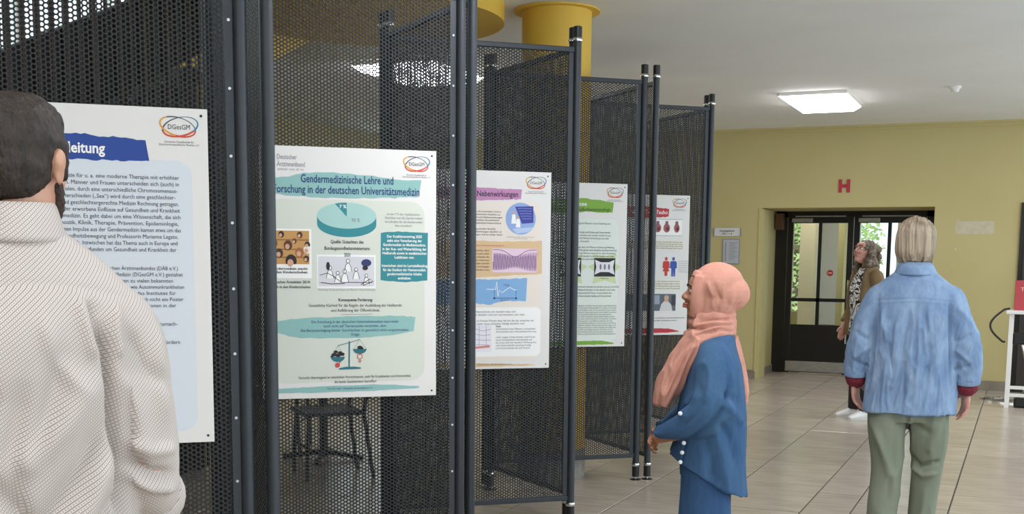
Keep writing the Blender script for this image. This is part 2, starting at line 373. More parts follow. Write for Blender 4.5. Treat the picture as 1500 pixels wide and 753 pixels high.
M_diff = mat('lamp_diffuser', '#fff6ea', .5, emit=('#f8f9ff', 9.0))
def ceiling_lamp(x, y, w, l, label, z=ZC):
    t = thing('ceiling_lamp', label, 'lamp', (x, y, z), 0, 'flat box lamps on the ceiling')
    MB().box(-w/2, w/2, -l/2, l/2, -.035, 0, .004).build('housing', M_white, t)
    c = .07
    b = MB(); z0, z1 = -.036, -.085
    a = [(-w/2, -l/2), (w/2, -l/2), (w/2, l/2), (-w/2, l/2)]; q = [(-w/2+c, -l/2+c*.5), (w/2-c, -l/2+c*.5), (w/2-c, l/2-c*.5), (-w/2+c, l/2-c*.5)]
    b.add([(*p, z0) for p in a]+[(*p, z1) for p in q], [(0, 1, 2, 3)[::-1], (4, 5, 6, 7)[::-1]]+[(i, 4+i, 4+(i+1) % 4, (i+1) % 4) for i in range(4)])
    b.build('diffuser', M_diff, t)
ceiling_lamp(-2.02, 12.35, .66, 1.05, 'lit white box lamp on the ceiling in front of the red letter')
for i, (lx, ly, wh) in enumerate(((-1.4, 4.2, 'over the visitor in the pink headscarf'), (1.4, 4.2, 'high over the window side of the hall'), (1.4, 8.2, 'over the middle of the window side'), (1.4, 12.2, 'over the tall white table side'), (-1.4, .2, 'behind the camera over the hall'), (1.4, .2, 'behind the camera near the windows'))):
    ceiling_lamp(lx, ly, .7, 1.3, 'added out-of-view box lamp on the ceiling '+wh)  # extra lamps out of view, added to light the floor and ceiling
ceiling_lamp(-4.98, 9.25, .78, 1.0, 'lit box lamp seen through the mesh above the turquoise poster')
ceiling_lamp(-2.7, 17.2, .6, 1.0, 'added unseen box lamp brightening the lobby behind the glazed doors', 3.0)  # unseen lamp added to brighten the lobby
sd = thing('smoke_detector', 'small white smoke detector on the ceiling beside the lamp', 'detector', (-.72, 11.95, ZC))
auto_smooth(MB().lathe(0, 0, [(.055, 0), (.055, -.018), (.04, -.03), (.032, -.055), (.012, -.06)][::-1], 20).build('body', M_white, sd))

# ------------------------------------------------------------------ high white table with red box
tb = thing('high_table', 'tall white side table standing by the yellow wall', 'table', (-.14, 13.15, 0))
MB().box(-.03, 1.2, -.03, .55, .985, 1.02, .004).build('tabletop', M_white, tb)
for x, y in ((0, 0), (1.13, 0), (0, .48), (1.13, .48)): MB().box(x, x+.045, y, y+.045, 0, .985, .003).build('leg', M_white, tb)
for z in (.12, .2): MB().box(.045, 1.13, .01, .035, z, z+.035, .002).build('stretcher', M_white, tb)
MB().box(.01, .035, .045, .48, .2, .235, .002).build('stretcher', M_white, tb)
rb = thing('red_box', 'red display box with white card on the tall white table', 'box', (-.1, 13.3, 1.02))
M_redbox = mat('red_card', '#b8434a', .5)
MB().box(0, .45, 0, .2, 0, .31, .004).build('carton', M_redbox, rb)
put_text(rb, 'lettering', 'Tige', .05, -.245, .055, mat('pale_print', '#f0d8d4', .6), 'LEFT', .11, .0, -.0015)
MB().box(.13, .32, -.006, -.0005, .0, .16).build('card', M_white, rb)
cb = thing('black_cable', 'black cable looping out beside the white table leg', 'cable', (-.14, 13.2, 0))
MB().tube([(.0+.0, .0, 1.04)]+[(-.05-.13*math.sin(math.pi*k/14), .02, 1.03-.34*k/14) for k in range(15)]+[(-.03, .03, .69)], .011, 8).build('lead', M_blackp, cb)
bx_ = thing('cable_reel', 'black device hanging under the tall white table', 'device', (-.1, 13.32, 0))
MB().box(0, .3, -.05, .1, .66, .78, .02).build('housing', M_blackp, bx_)
MB().tube([(.1, .02, .66), (.25, .05, .1)], .014, 8).build('strut', M_chrome, bx_); MB().tube([(.3, .02, .66), (.12, .05, .1)], .014, 8).build('strut', M_chrome, bx_)
MB().box(.05, .35, -.1, .1, .0, .1, .02).build('foot', M_blackp, bx_)
fp = thing('chrome_stand_foot', 'chrome stand foot lying on the floor behind the table leg', 'stand', (-.36, 13.95, 0))
MB().tube([(0, 0, .03), (.5, -.2, .03)], .02, 8).build('bar', M_chrome, fp); MB().tube([(.1, -.12, .02), (.55, .1, .02)], .02, 8).build('bar', M_chrome, fp)
MB().tube([(-.04, 0, .02), (.06, 0, .02)], .018, 8).build('end_cap', M_chrome, fp)

# ------------------------------------------------------------------ furniture behind the screens
M_seat = mat('dark_seat', '#2e3238', .5); M_tabletop = mat('grey_table_top', '#6d7478', .4)
ct = thing('cafe_table', 'round dark cafe table behind the turquoise poster screen', 'table', (-4.75, 7.3, 0))
auto_smooth(MB().lathe(0, 0, [(.36, .7), (.38, .705), (.38, .725), (.36, .73)], 40).build('tabletop', M_tabletop, ct))
MB().tube([(0, 0, .02), (0, 0, .7)], .03, 10).build('column', M_blackp, ct)
for i in range(4):
    a = i*math.pi/2+.4; MB().tube([(0, 0, .06), (.3*math.cos(a), .3*math.sin(a), .015)], .02, 8).build('foot', M_blackp, ct)
def chair(x, y, rz, label):
    c = thing('cafe_chair', label, 'chair', (x, y, 0), rz, 'dark chairs behind the screens')
    MB().box(-.21, .21, -.2, .22, .44, .47, .012).build('seat', M_seat, c)
    MB().prism([(-.21, .55), (.21, .55), (.2, .85), (-.2, .85)], 'y', -.24, -.22).build('backrest', M_seat, c)
    for sx in (-1, 1):
        MB().tube([(sx*.19, .2, 0), (sx*.18, .18, .44)], .014, 8).build('leg', M_blackp, c)
        MB().tube([(sx*.2, -.26, 0), (sx*.19, -.2, .44), (sx*.19, -.24, .86)], .014, 8).build('leg', M_blackp, c)
    MB().tube([(-.185, .18, .22), (.185, .18, .22)], .01, 6).build('stretcher', M_blackp, c)
chair(-4.35, 6.75, 2.4, 'dark cafe chair behind the screen, nearer the mesh than the table')
chair(-5.35, 7.6, -1.2, 'dark cafe chair on the far side of the round table')

# ------------------------------------------------------------------ perforated folding screens
PA = math.radians(41.0); PU = Vector((math.cos(PA), math.sin(PA), 0)); PW = 1.08
PB = [(-2.369, 3.176), (-2.331, 4.708), (-2.328, 6.143), (-2.39, 7.566), (-2.311, 9.055)]
PC = [(-2.307, 3.234), (-2.317, 4.793), (-2.378, 6.21), (-2.324, 7.618), (-2.366, 9.118)]
PDZ = [-.035, -.035, -.027, 0, 0]
PMARG = [.107, .114, .147, .111, .17]

def perforated(w, h, p=.0161, r=.0056, t=.0015):
    """sheet of hexagon cells, each with a round hole, front and back skin and hole walls"""
    dx = p*math.sqrt(3)/2; nx = int(w/dx); nz = int(h/p)
    i, k = np.meshgrid(np.arange(nx), np.arange(nz), indexing='ij')
    cxs = (i.ravel()+.5)*dx; czs = (k.ravel()+.5)*p+np.where(i.ravel() % 2 == 1, p/2, 0)
    R = p/math.sqrt(3)
    ao = np.arange(6)*math.pi/3; ai = np.arange(12)*math.pi/6
    base = np.concatenate([np.stack([R*np.cos(ao), R*np.sin(ao)], 1), np.stack([r*np.cos(ai), r*np.sin(ai)], 1)])
    cell = np.zeros((36, 3)); cell[:18, 0] = base[:, 0]; cell[:18, 2] = base[:, 1]; cell[:18, 1] = -t/2
    cell[18:] = cell[:18]; cell[18:, 1] = t/2
    T = []
    for s in range(6):
        o0, o1 = s, (s+1) % 6; a, b, c = 6+2*s, 6+2*s+1, 6+(2*s+2) % 12
        for tri in ((o0, b, a), (o0, o1, b), (o1, c, b)):
            T.append(tri); T.append((tri[0]+18, tri[2]+18, tri[1]+18))
    for s in range(12):
        a, b = 6+s, 6+(s+1) % 12
        T.append((a, b, b+18)); T.append((a, b+18, a+18))
    T = np.array(T); n = len(cxs)
    V = cell[None]+np.stack([cxs, np.zeros(n), czs], 1)[:, None, :]
    F = T[None]+(np.arange(n)*36)[:, None, None]
    V = V.reshape(-1, 3).astype(np.float32); F = F.reshape(-1).astype(np.int32); nf = len(F)//3
    me = bpy.data.meshes.new('perforated_sheet')
    me.vertices.add(len(V)); me.vertices.foreach_set('co', V.ravel())
    me.loops.add(len(F)); me.loops.foreach_set('vertex_index', F)
    me.polygons.add(nf); me.polygons.foreach_set('loop_start', np.arange(nf, dtype=np.int32)*3)
    me.update(calc_edges=True); me.materials.append(M_sheet); return me
SH = 2.685-.155
me_sheet = perforated(PW-.045-.05, SH-.05)

def screen(A, B, dz, label, screws):
    A = Vector((*A, 0)); B = Vector((*B, 0)); d = B-A; w = d.length
    t = thing('screen_panel', label, 'screen', A, math.atan2(d.y, d.x), 'perforated folding screen panels')
    z0, z1 = .155+dz, 2.685+dz; top = 2.787+dz*.6; r = .0225
    for x in (0, w):
        p = auto_smooth(MB().cyl(x, 0, .06, top-.085, r).build('post', M_steel, t))
        auto_smooth(MB().lathe(x, 0, [(r+.002, top-.085), (r+.002, top-.004), (r-.004, top)]).build('sleeve', M_blackp, p))
        auto_smooth(MB().lathe(x, 0, [(r+.004, top-.083), (r+.006, top-.08), (r+.006, top-.066), (r+.004, top-.063)]).build('clamp_ring', M_chrome, p))
        auto_smooth(MB().lathe(x, 0, [(r+.002, .022), (r+.002, .095)]).build('sleeve', M_blackp, p))
        auto_smooth(MB().lathe(x, 0, [(r+.004, .096), (r+.006, .099), (r+.006, .113), (r+.004, .116)]).build('clamp_ring', M_chrome, p))
        auto_smooth(MB().lathe(x, 0, [(.009, .004), (.009, .024)]).build('adjuster', M_chrome, p))
        auto_smooth(MB().lathe(x, 0, [(.038, 0), (.038, .003), (.012, .008)]).build('foot', M_blackp, p))
    MB().box(r-.002, w-r+.002, -.013, .013, z1-.028, z1, .004).build('top_rail', M_steel, t)
    MB().box(r-.002, w-r+.002, -.013, .013, z0, z0+.028, .004).build('bottom_rail', M_steel, t)
    for x in (r-.002, w-r-.026): MB().box(x, x+.028, -.0025, .0025, z0+.028, z1-.028).build('edge_strip', M_steel, t)
    s = link('perforated_sheet', me_sheet, t, (r+.022, 0, z0+.024)); s.scale = ((w-.09)/(PW-.095), 1, 1)
    if screws:
        z = z0+.2
        while z < z1:
            bm = MB().tube([(w-r-.012, -.0025, z), (w-r-.012, -.006, z)], .005, 8).build('screw', M_screw, t); z += .215
    return t
names = ['carrying the white poster with the blue headline', 'carrying the turquoise pie chart poster', 'carrying the poster with the pink headline', 'carrying the poster with the green headline', 'carrying the poster with the red headline']
wing = ['folding back between the blue and the turquoise poster screens', 'folding back between the turquoise and the pink poster screens', 'folding back between the pink and the green poster screens', 'folding back between the green and the red poster screens', 'folding back at the end of the row near the doorway wall']
PAs = [Vector((*b, 0))-PU*PW for b in PB]
for k in range(5):
    screen(PAs[k][:2], PB[k], PDZ[k], 'anthracite perforated metal screen '+names[k], k < 2)
    c = Vector((*PC[k], 0))
    if k < 4:
        q = PAs[k+1]-c; D = c+q.normalized()*(q.length-.08)
    else: D = c+Vector((-math.cos(.75), math.sin(.75), 0))*1.05
    screen(D[:2], c[:2], (PDZ[k]+PDZ[min(k+1, 4)])/2, 'perforated metal screen wing '+wing[k], False)

# ------------------------------------------------------------------ posters
PWD, PHT = .768, 1.08
M_board = mat('poster_board', '#e6e3df', .45)
M_pw = mat('print_white', '#f7f6f2', .6)
C_ = lambda n, c: mat('print_'+n, c, .6)
def flat(parent, name, poly, m, layer=1):
    V = [(u, -.0004*layer, -v) for u, v in poly]
    a = sum(poly[i][0]*poly[(i+1) % len(poly)][1]-poly[(i+1) % len(poly)][0]*poly[i][1] for i in range(len(poly)))
    f = tuple(range(len(V))); f = f if a < 0 else f[::-1]
    return link(name, mesh_from(name, V, [f], m), parent)
def rect(u0, v0, u1, v1, r=0.0):
    if r <= 0: return [(u0, v0), (u1, v0), (u1, v1), (u0, v1)]
    return [((u0+u1)/2+x, (v0+v1)/2+y) for x, y in rrect(u1-u0, v1-v0, r)]
def ell(cu, cv, a, b, n=32, t0=0, t1=360):
    return [(cu+a*math.cos(math.radians(t0+(t1-t0)*i/n)), cv+b*math.sin(math.radians(t0+(t1-t0)*i/n))) for i in range(n if t1-t0 == 360 else n+1)]
def brush(pts_top, pts_bot, seed, j=.004, n=26):
    """torn brush-stroke band: top edge left to right, then bottom edge right to left"""
    rr = random.Random(seed)
    def samp(P, rev):
        out = []
        for i in range(n+1):
            t = i/n*(len(P)-1); k = min(int(t), len(P)-2); q = t-k
            u = P[k][0]*(1-q)+P[k+1][0]*q; v = P[k][1]*(1-q)+P[k+1][1]*q
            out.append((u+rr.uniform(-j, j)*.4, v+rr.uniform(-j, j)*(.5 if i % 3 else 1)))
        return out[::-1] if rev else out
    return samp(pts_top, False)+samp(pts_bot, True)
M_lor, M_lre, M_lbl, M_lgr = C_('orange', '#e0a04a'), C_('red_orange', '#d2503c'), C_('steel_blue', '#3f7e9e'), C_('dark_grey', '#4b4f57')
def logo(p, u=.6795, v=.059):
    def ring(a, b, tilt, wmax, segs, name, du=0, dv=0):
        V = []; F = []; fm = []; n = 72; ct, st_ = math.cos(tilt), math.sin(tilt)
        for i in range(n):
            t = 2*math.pi*i/n; w = wmax*(.35+.65*abs(math.sin(t/2+.6)))
            for q in (0, w):
                x, y = (a-q)*math.cos(t), (b-q)*math.sin(t); V.append((u+du+x*ct-y*st_, -.0008-(.0003 if tilt > 0 else 0), -(v+dv+x*st_+y*ct)))
        for i in range(n):
            j = (i+1) % n; F.append((2*i, 2*i+1, 2*j+1, 2*j)); fm.append(segs[int(i/n*len(segs))])
        link(name, mesh_from(name, V, F, [M_lor, M_lre, M_lbl, M_lgr], False, fm), p)
    ring(.058, .031, math.radians(15), .006, (1, 1, 0, 0, 0, 3, 3, 2), 'logo_ring', -.004)
    ring(.058, .031, math.radians(-15), .006, (2, 1, 1, 1, 3, 3, 2, 2), 'logo_ring', .004)
    put_text(p, 'logo_lettering', 'DGesGM', u, v-.010, .022, M_ink, 'CENTER', .068, 0, -.0016)
    put_text(p, 'logo_caption', 'Deutsche Gesellschaft für\nGeschlechtsspezifische Medizin e.V.', u, v+.043, .0088, M_ink, 'CENTER', .125, 0, -.0008)
def poster(k, label):
    x0 = PW-PMARG[k]-PWD; z = 2.004+PDZ[k]
    loc = PAs[k]+PU*x0+Vector((math.sin(PA), -math.cos(PA), 0))*.016; loc.z = z
    p = thing('poster', label, 'poster', loc, PA, 'information posters on the screens')
    MB().box(0, PWD, 0, .006, -PHT, 0, .001).build('board', M_board, p)
    for u, v in ((.02, .02), (PWD-.02, .022), (.02, PHT-.02), (PWD-.02, PHT-.022)):
        flat(p, 'pin', ell(u, v, .0045, .0045, 10), M_ink, 2)
    logo(p); return p
def lines(p, L, v0, pitch, size, m, cw=None, u=None, right=None, centre=None, bold=0.0, name='text_line'):
    """L: strings; right / centre / u give the anchor of every line; cw = width of one character"""
    for i, s in enumerate(L):
        if not s: continue
        r = right[i] if isinstance(right, (list, tuple)) else right
        kw = dict(width=cw*len(s) if cw else None, bold=bold, y=-.0016)
        if r is not None: put_text(p, name, s, r, v0+pitch*i, size, m, 'RIGHT', **kw)
        elif centre is not None: put_text(p, name, s, centre, v0+pitch*i, size, m, 'CENTER', **kw)
        else: put_text(p, name, s, u, v0+pitch*i, size, m, 'LEFT', **kw)

# poster with the blue headline
P1 = poster(0, 'white poster with blue brush headline beside the man in the patterned shirt')
flat(P1, 'text_ground', rect(.045, .166, .716, 1.041, .05), C_('pale_blue', '#d9dfe6'))
flat(P1, 'headline_band', brush([(.06, .1), (.35, .09), (.47, .098), (.575, .103)], [(.06, .172), (.35, .17), (.48, .172), (.586, .168)], 3), C_('royal_blue', '#1f4596'), 3)
put_text(P1, 'headline', 'Einleitung', .453, .112, .047, M_pw, 'RIGHT', .158, .025, -.0018)
L1 = ['Die geschlechtersensible Medizin ist ein Garantie für u. a. eine moderne Therapie mit erhöhter', 'Sicherheit für alle Personen. Männer und Frauen unterscheiden sich (auch) in',
      'ihren biologischen Merkmalen, durch eine unterschiedliche Chromosomenaus-', 'stattung. Diesen Unterschieden („Sex“) wird durch eine geschlechter-',
      'sensible und geschlechtergerechte Medizin Rechnung getragen.', 'Hinzu kommen sozial oder erworbene Einflüsse auf Gesundheit und Krankheit',
      'und damit die Gendermedizin. Es geht dabei um eine Wissenschaft, die sich', 'befasst mit Diagnostik, Klinik, Therapie, Prävention, Epidemiologie,',
      'Die ersten Impulse aus der Gendermedizin kamen etwa um das', 'Jahr 1980 aus der Frauengesundheitsbewegung und Professorin Marianne Legato,',
      'New York. Inzwischen hat das Thema auch in Europa und', 'Deutschland Eingang gefunden um Gesundheit und Krankheit der']
L1 = [s[-82:] for s in L1]
lines(P1, L1, .211, .02085, .0185, M_ink, .00685, right=[.676, .676, .670, .664, .674, .676, .678, .671, .678, .669, .667, .662])
L2 = ['des Deutschen Ärztinnenbundes (DÄB e.V.)', 'Medizin (DGesGM e.V.) gestaltet', 'Sie zeigen zu vielen bekannten', 'Krankheiten wie Autoimmunkrankheiten', 'mit Hilfe des Institutes für',
      'und auch nicht ein Poster', 'aller Positionen in der', '', '', 'mit Literaturnach-', '', '', 'die Frauen fördern', 'herzlich bedankt.']
lines(P1, L2, .5, .0199, .0178, M_ink, .0067, right=[.666, .68, .65, .684, .657, .68, .657, 0, 0, .66, 0, 0, .667, .62])

# poster with the turquoise pie chart
T1, T2, T3 = C_('pale_teal', '#8fbdb8'), C_('teal', '#2f8a93'), C_('mint', '#a9cfc9')
M_navy = C_('navy', '#173a78')
P2 = poster(1, 'cream poster with turquoise pie chart and scales drawing')
put_text(P2, 'publisher_lettering', 'Deutscher\nÄrztinnenbund', .076, .032, .03, M_inkg, 'LEFT', .118, 0, -.0012)
put_text(P2, 'publisher_caption', 'GEMEINSAM · STARK · SEIT 1924', .078, .094, .010, M_inkg, 'LEFT', .11, 0, -.0012)
flat(P2, 'text_ground', rect(.03, .222, .715, 1.01, .06), C_('sage_grey', '#d8dccf'))
flat(P2, 'headline_band', brush([(.03, .135), (.13, .128), (.2, .108), (.35, .108), (.5, .114), (.58, .13), (.7, .128)], [(.03, .2), (.2, .212), (.4, .212), (.55, .208), (.69, .2)], 5), T1, 2)
put_text(P2, 'headline', 'Gendermedizinische Lehre und', .376, .112, .048, M_navy, 'CENTER', .40, .012, -.0018)
put_text(P2, 'headline', 'Forschung in der deutschen Universitätsmedizin', .376, .157, .048, M_navy, 'CENTER', .632, .012, -.0018)
flat(P2, 'pie_side', [(.243, .288)]+ell(.3715, .325, .1285, .055, 24, 180, 0)+[(.5, .288)], T2, 2)
flat(P2, 'pie_top', ell(.3715, .288, .1285, .056, 48), T3, 3)
flat(P2, 'pie_slice', [(.371, .292), (.32, .2375), (.345, .2335), (.371, .2325)], T2, 4)
put_text(P2, 'pie_figure', '7 %', .354, .240, .02, M_pw, 'CENTER', .03, .02, -.0021)
put_text(P2, 'pie_figure', '93 %', .41, .296, .022, M_inkg, 'CENTER', .036, .0, -.0021)
lines(P2, ['Quelle: Gutachten des', 'Bundesgesundheitsministeriums', '2020'], .39, .028, .021, M_ink, .0068, centre=.372, bold=.01)
lines(P2, ['In nur 7 % der medizinischen', 'Fakultäten war die Gendermedizin', 'im Lehrplan für die Studierenden', 'fest verankert.'], .27, .0165, .0145, M_inkg, .0052, centre=.622)
flat(P2, 'text_box', brush([(.52, .358), (.6, .352), (.73, .356)], [(.518, .566), (.63, .573), (.728, .566)], 8, .002, 16), T2, 2)
lines(P2, ['Der Koalitionsvertrag 2025', 'sieht eine Verankerung der', 'Gendermedizin im Medizinstudium,', 'in der Aus- und Weiterbildung der', 'Heilberufe sowie in medizinischen', 'Leitlinien vor.', '', 'Inzwischen sind im Lernzielkatalog', 'für das Studium der Humanmedizin', 'gendermedizinische Inhalte', 'enthalten.'], .366, .0182, .0165, M_pw, .006, centre=.625, bold=.02)
flat(P2, 'picture_frame', rect(.02, .348, .218, .558), M_pw, 2)
flat(P2, 'picture', rect(.028, .356, .208, .498), C_('lecture_hall', '#c79656'), 3)
rr = random.Random(4)
for i, (u, v, a, c) in enumerate([(.09, .372, .012, '#2c1e1a'), (.168, .374, .012, '#4b2b1c'), (.05, .38, .012, '#3a2a20'), (.118, .418, .018, '#5a3420'), (.2, .415, .012, '#2b2220'), (.08, .452, .017, '#4a2e26'), (.166, .448, .018, '#a5633a'), (.198, .436, .015, '#efe6dc'), (.06, .41, .014, '#7a4a2c'), (.035, .44, .013, '#40302a'), (.13, .485, .024, '#231a1c'), (.195, .475, .012, '#2f2b30'), (.145, .4, .010, '#6a4428')]):
    flat(P2, 'picture_head', [(x, min(y, .498)) for x, y in ell(u, v, a, a*1.2, 14)], C_('head_'+c[1:], c), 4+i % 2)
    flat(P2, 'picture_face', ell(u-.003, v+a*.3, a*.55, a*.65, 12), C_('skin_print', '#d7a483'), 6)
for v in (.392, .432, .466): flat(P2, 'picture_bench', rect(.028, v, .208, v+.006), C_('bench', '#9c6a34'), 3.5)
put_text(P2, 'picture_caption', 'Gendermedizin steckt\nin den Kinderschuhen', .2, .51, .015, M_ink, 'RIGHT', .155, .02, -.0018)
lines(P2, ['Deutsches Ärzteblatt 2014:', 'noch in den Kinderschuhen'], .566, .021, .017, M_ink, .0066, right=.212, bold=.01)
flat(P2, 'cartoon_frame', rect(.24, .456, .496, .6), M_pw, 2)
flat(P2, 'cartoon_paper', rect(.246, .464, .49, .592), C_('cartoon_lilac', '#d9d8dc'), 3)
def stroke(p, name, pts, w, m, layer):
    V = []; n = len(pts)
    for i, q in enumerate(pts):
        a = pts[max(i-1, 0)]; b = pts[min(i+1, n-1)]; d = (b[0]-a[0], b[1]-a[1]); l = math.hypot(*d) or 1
        V += [(q[0]-d[1]/l*w/2, -.0004*layer, -(q[1]+d[0]/l*w/2)), (q[0]+d[1]/l*w/2, -.0004*layer, -(q[1]-d[0]/l*w/2))]
    F = [(2*i, 2*i+2, 2*i+3, 2*i+1) for i in range(n-1)]
    return link(name, mesh_from(name, V, F, m), p)
for u, v, s in ((.296, .53, .02), (.36, .545, .021), (.375, .50, .02), (.33, .55, .018), (.41, .535, .018), (.455, .56, .017)):
    flat(P2, 'cartoon_figure', [(u-s*.5, v-s*.2), (u, v-s*.6), (u+s*.5, v-s*.2), (u+s*.75, v+s*1.4), (u-s*.75, v+s*1.4)], M_pw, 4)
    stroke(P2, 'cartoon_line', [(u-s*.8, v+s*1.4), (u-s*.5, v), (u, v-s*.6), (u+s*.5, v), (u+s*.8, v+s*1.4)], .0022, M_ink, 5)
    flat(P2, 'cartoon_head', ell(u, v-s*.85, s*.36, s*.42, 14), M_pw, 5); stroke(P2, 'cartoon_line', ell(u, v-s*.85, s*.38, s*.44, 14)+[(u+s*.38, v-s*.85)], .002, M_ink, 6)
flat(P2, 'cartoon_hair', ell(.288, .505, .008, .018, 14), M_ink, 7)
flat(P2, 'cartoon_hat', ell(.455, .49, .022, .016, 16), C_('ink_blue', '#2c3566'), 7)
flat(P2, 'cartoon_hat', ell(.45, .512, .012, .010, 16), M_ink, 7)
stroke(P2, 'cartoon_line', [(.252, .545), (.285, .535), (.31, .548), (.345, .575), (.48, .575)], .0025, M_ink, 5)
stroke(P2, 'cartoon_line', [(.255, .575), (.3, .582), (.36, .58)], .003, M_ink, 5)
stroke(P2, 'cartoon_line', [(.43, .585), (.47, .56), (.485, .57), (.44, .588)], .003, M_ink, 5)
put_text(P2, 'cartoon_caption', 'Zeichnung: Hörsaal mit Frauen und Männern, Universitätsmedizin', .37, .602, .0105, M_inkg, 'CENTER', .25, 0, -.0012)
lines(P2, ['Konsequente Forderung:'], .642, .02, .0185, M_ink, .0068, centre=.407, bold=.02)
lines(P2, ['Gesetzliche Klarheit für die Regeln der Ausbildung der Heilberufe', 'und Aufklärung der Öffentlichkeit.'], .666, .0215, .0185, M_ink, .0063, centre=.407)
stroke(P2, 'dotted_rule', [(.34, .715), (.48, .713)], .0016, M_inkg, 3)
flat(P2, 'text_band', brush([(.06, .742), (.2, .728), (.4, .722), (.6, .722), (.675, .728)], [(.055, .79), (.15, .815), (.4, .818), (.55, .81), (.665, .79)], 9, .003), T1, 2)
lines(P2, ['Die Forschung in der deutschen Universitätsmedizin kann leider', 'noch nicht auf Tierversuche verzichten, aber:', 'Die Berücksichtigung beider Geschlechter ist gesetzlich nicht vorgeschrieben.', 'Folge:'], .738, .0186, .017, M_navy, .0062, centre=.406)
TD = C_('scale_teal', '#23707c')
stroke(P2, 'scales_post', [(.378, .832), (.376, .945)], .006, TD, 4)
stroke(P2, 'scales_beam', [(.328, .85), (.378, .838), (.424, .824)], .004, C_('scale_grey', '#7f9aa0'), 4)
flat(P2, 'scales_base', [(.332, .95), (.36, .944), (.4, .944), (.428, .948), (.428, .954), (.332, .956)], TD, 4)
flat(P2, 'scales_pan', ell(.327, .9, .03, .022, 16, 0, 180), TD, 4); flat(P2, 'scales_pan', ell(.424, .866, .03, .022, 16, 0, 180), TD, 4)
for c, w in (((.328, .85), .9), ((.424, .824), .866)):
    for q in (-.028, .028): stroke(P2, 'scales_chain', [c, (c[0]+q, w)], .0015, C_('scale_grey', '#7f9aa0'), 3)
for u, v, a in ((.31, .89, .011), (.328, .893, .012), (.346, .888, .011), (.318, .878, .01), (.337, .882, .01), (.302, .897, .007), (.424, .86, .012), (.432, .863, .008)):
    flat(P2, 'mouse', ell(u, v, a, a*.7, 10), M_ink, 5)
M_sr = C_('symbol_red', '#cf4a44')
flat(P2, 'male_symbol', ell(.325, .936, .011, .011, 16), M_sr, 4); stroke(P2, 'male_symbol_arrow', [(.33, .93), (.341, .92)], .004, M_sr, 5)
stroke(P2, 'female_symbol', ell(.424, .9, .011, .011, 16)+[(.435, .9)], .0035, M_sr, 4); stroke(P2, 'female_symbol_cross', [(.424, .911), (.424, .928)], .0035, M_sr, 4); stroke(P2, 'female_symbol_cross', [(.416, .92), (.432, .92)], .003, M_sr, 5)
lines(P2, ['Versuche überwiegend an männlichen Versuchstieren, auch für Krankheiten und Arzneimittel,', 'die beide Geschlechter betreffen!'], .98, .0208, .018, M_ink, .0056, centre=.404)
flat(P2, 'footer_band', brush([(.05, 1.035), (.2, 1.03), (.5, 1.024), (.69, 1.037)], [(.05, 1.054), (.2, 1.055), (.5, 1.052), (.69, 1.045)], 11, .002), T1, 2)
put_text(P2, 'footer_text', 'Prof. Dr. med. · Deutscher Ärztinnenbund e.V.', .38, 1.033, .0125, M_navy, 'CENTER', .2, 0, -.0014)

# poster with the pink headline
FILL = 'Unterschiede zwischen Frauen und Männern zeigen sich bei Wirkung und Nebenwirkungen vieler Arzneimittel deutlich und häufig so dass die Dosierung beachtet werden muss'.split()
def filler(n, chars, seed):
    rr = random.Random(seed); out = []
    for i in range(n):
        s = ''
        while len(s) < chars*rr.uniform(.82, 1.0): s += rr.choice(FILL)+' '
        out.append(s.strip()[:int(chars)])
    return out
P3 = poster(2, 'poster with pink headline, blue round drawing and lilac curve chart')
flat(P3, 'text_ground', rect(.03, .165, .715, 1.03, .06), C_('pale_sand', '#ece2d6'))
flat(P3, 'headline_band', brush([(.05, .095), (.3, .088), (.45, .094), (.6, .097)], [(.05, .15), (.3, .16), (.48, .156), (.594, .149)], 13), C_('mauve', '#c489b4'), 2)
put_text(P3, 'headline', 'Wirkungen und Nebenwirkungen', .578, .103, .044, C_('plum', '#3c2148'), 'RIGHT', .46, .012, -.0018)
flat(P3, 'drawing_ground', ell(.593, .255, .087, .087, 40), C_('periwinkle', '#93aede'), 2)
flat(P3, 'drawing_board', [(.56, .19), (.665, .186), (.667, .276), (.6, .282)], C_('indigo', '#3d3f9c'), 3)
flat(P3, 'drawing_floor', [(.545, .31), (.67, .3), (.64, .326), (.57, .336)], C_('sky', '#b9cdec'), 3)
for u, v, s in ((.553, .25, .018), (.578, .272, .017)):
    flat(P3, 'drawing_coat', [(u-s*.5, v-s), (u+s*.5, v-s), (u+s*.8, v+s*1.8), (u-s*.8, v+s*1.8)], M_pw, 4); flat(P3, 'drawing_head', ell(u, v-s*1.4, s*.42, s*.5, 12), C_('skin_print', '#d7a483'), 4)
for i in range(5): stroke(P3, 'drawing_chalk', [(.575+.006*i, .2+.014*i), (.6+.01*i, .198+.014*i), (.655, .199+.014*i)], .002, C_('periwinkle', '#93aede'), 4)
lines(P3, filler(5, 58, 1)+['']+filler(3, 58, 2), .213, .0155, .0138, M_ink, .0066, right=[.48, .475, .488, .47, .482, 0, .45, .485, .49])
put_text(P3, 'drawing_caption', 'Geschlechtersensible Forschung und Lehre\nin der Pharmakologie', .593, .35, .009, M_inkg, 'CENTER', .16, 0, -.0012)
flat(P3, 'chart_ground', brush([(.04, .392), (.3, .378), (.5, .38), (.718, .374)], [(.04, .57), (.3, .58), (.55, .565), (.72, .555)], 15, .003), C_('tan', '#e0bf94'), 2)
flat(P3, 'chart', rect(.432, .418, .69, .548, .006), C_('pale_pink', '#eccfe0'), 3)
stroke(P3, 'chart_curve', [(.436+.252*i/160, .49+.052*math.sin(i*1.05)*(1-.35*math.exp(-((i-80)/35)**2))) for i in range(161)], .0028, C_('violet', '#6c3a7d'), 4)
stroke(P3, 'chart_envelope', [(.436+.252*i/40, .424+.04*math.exp(-((i-20)/8)**2)) for i in range(41)], .003, C_('violet', '#6c3a7d'), 5)
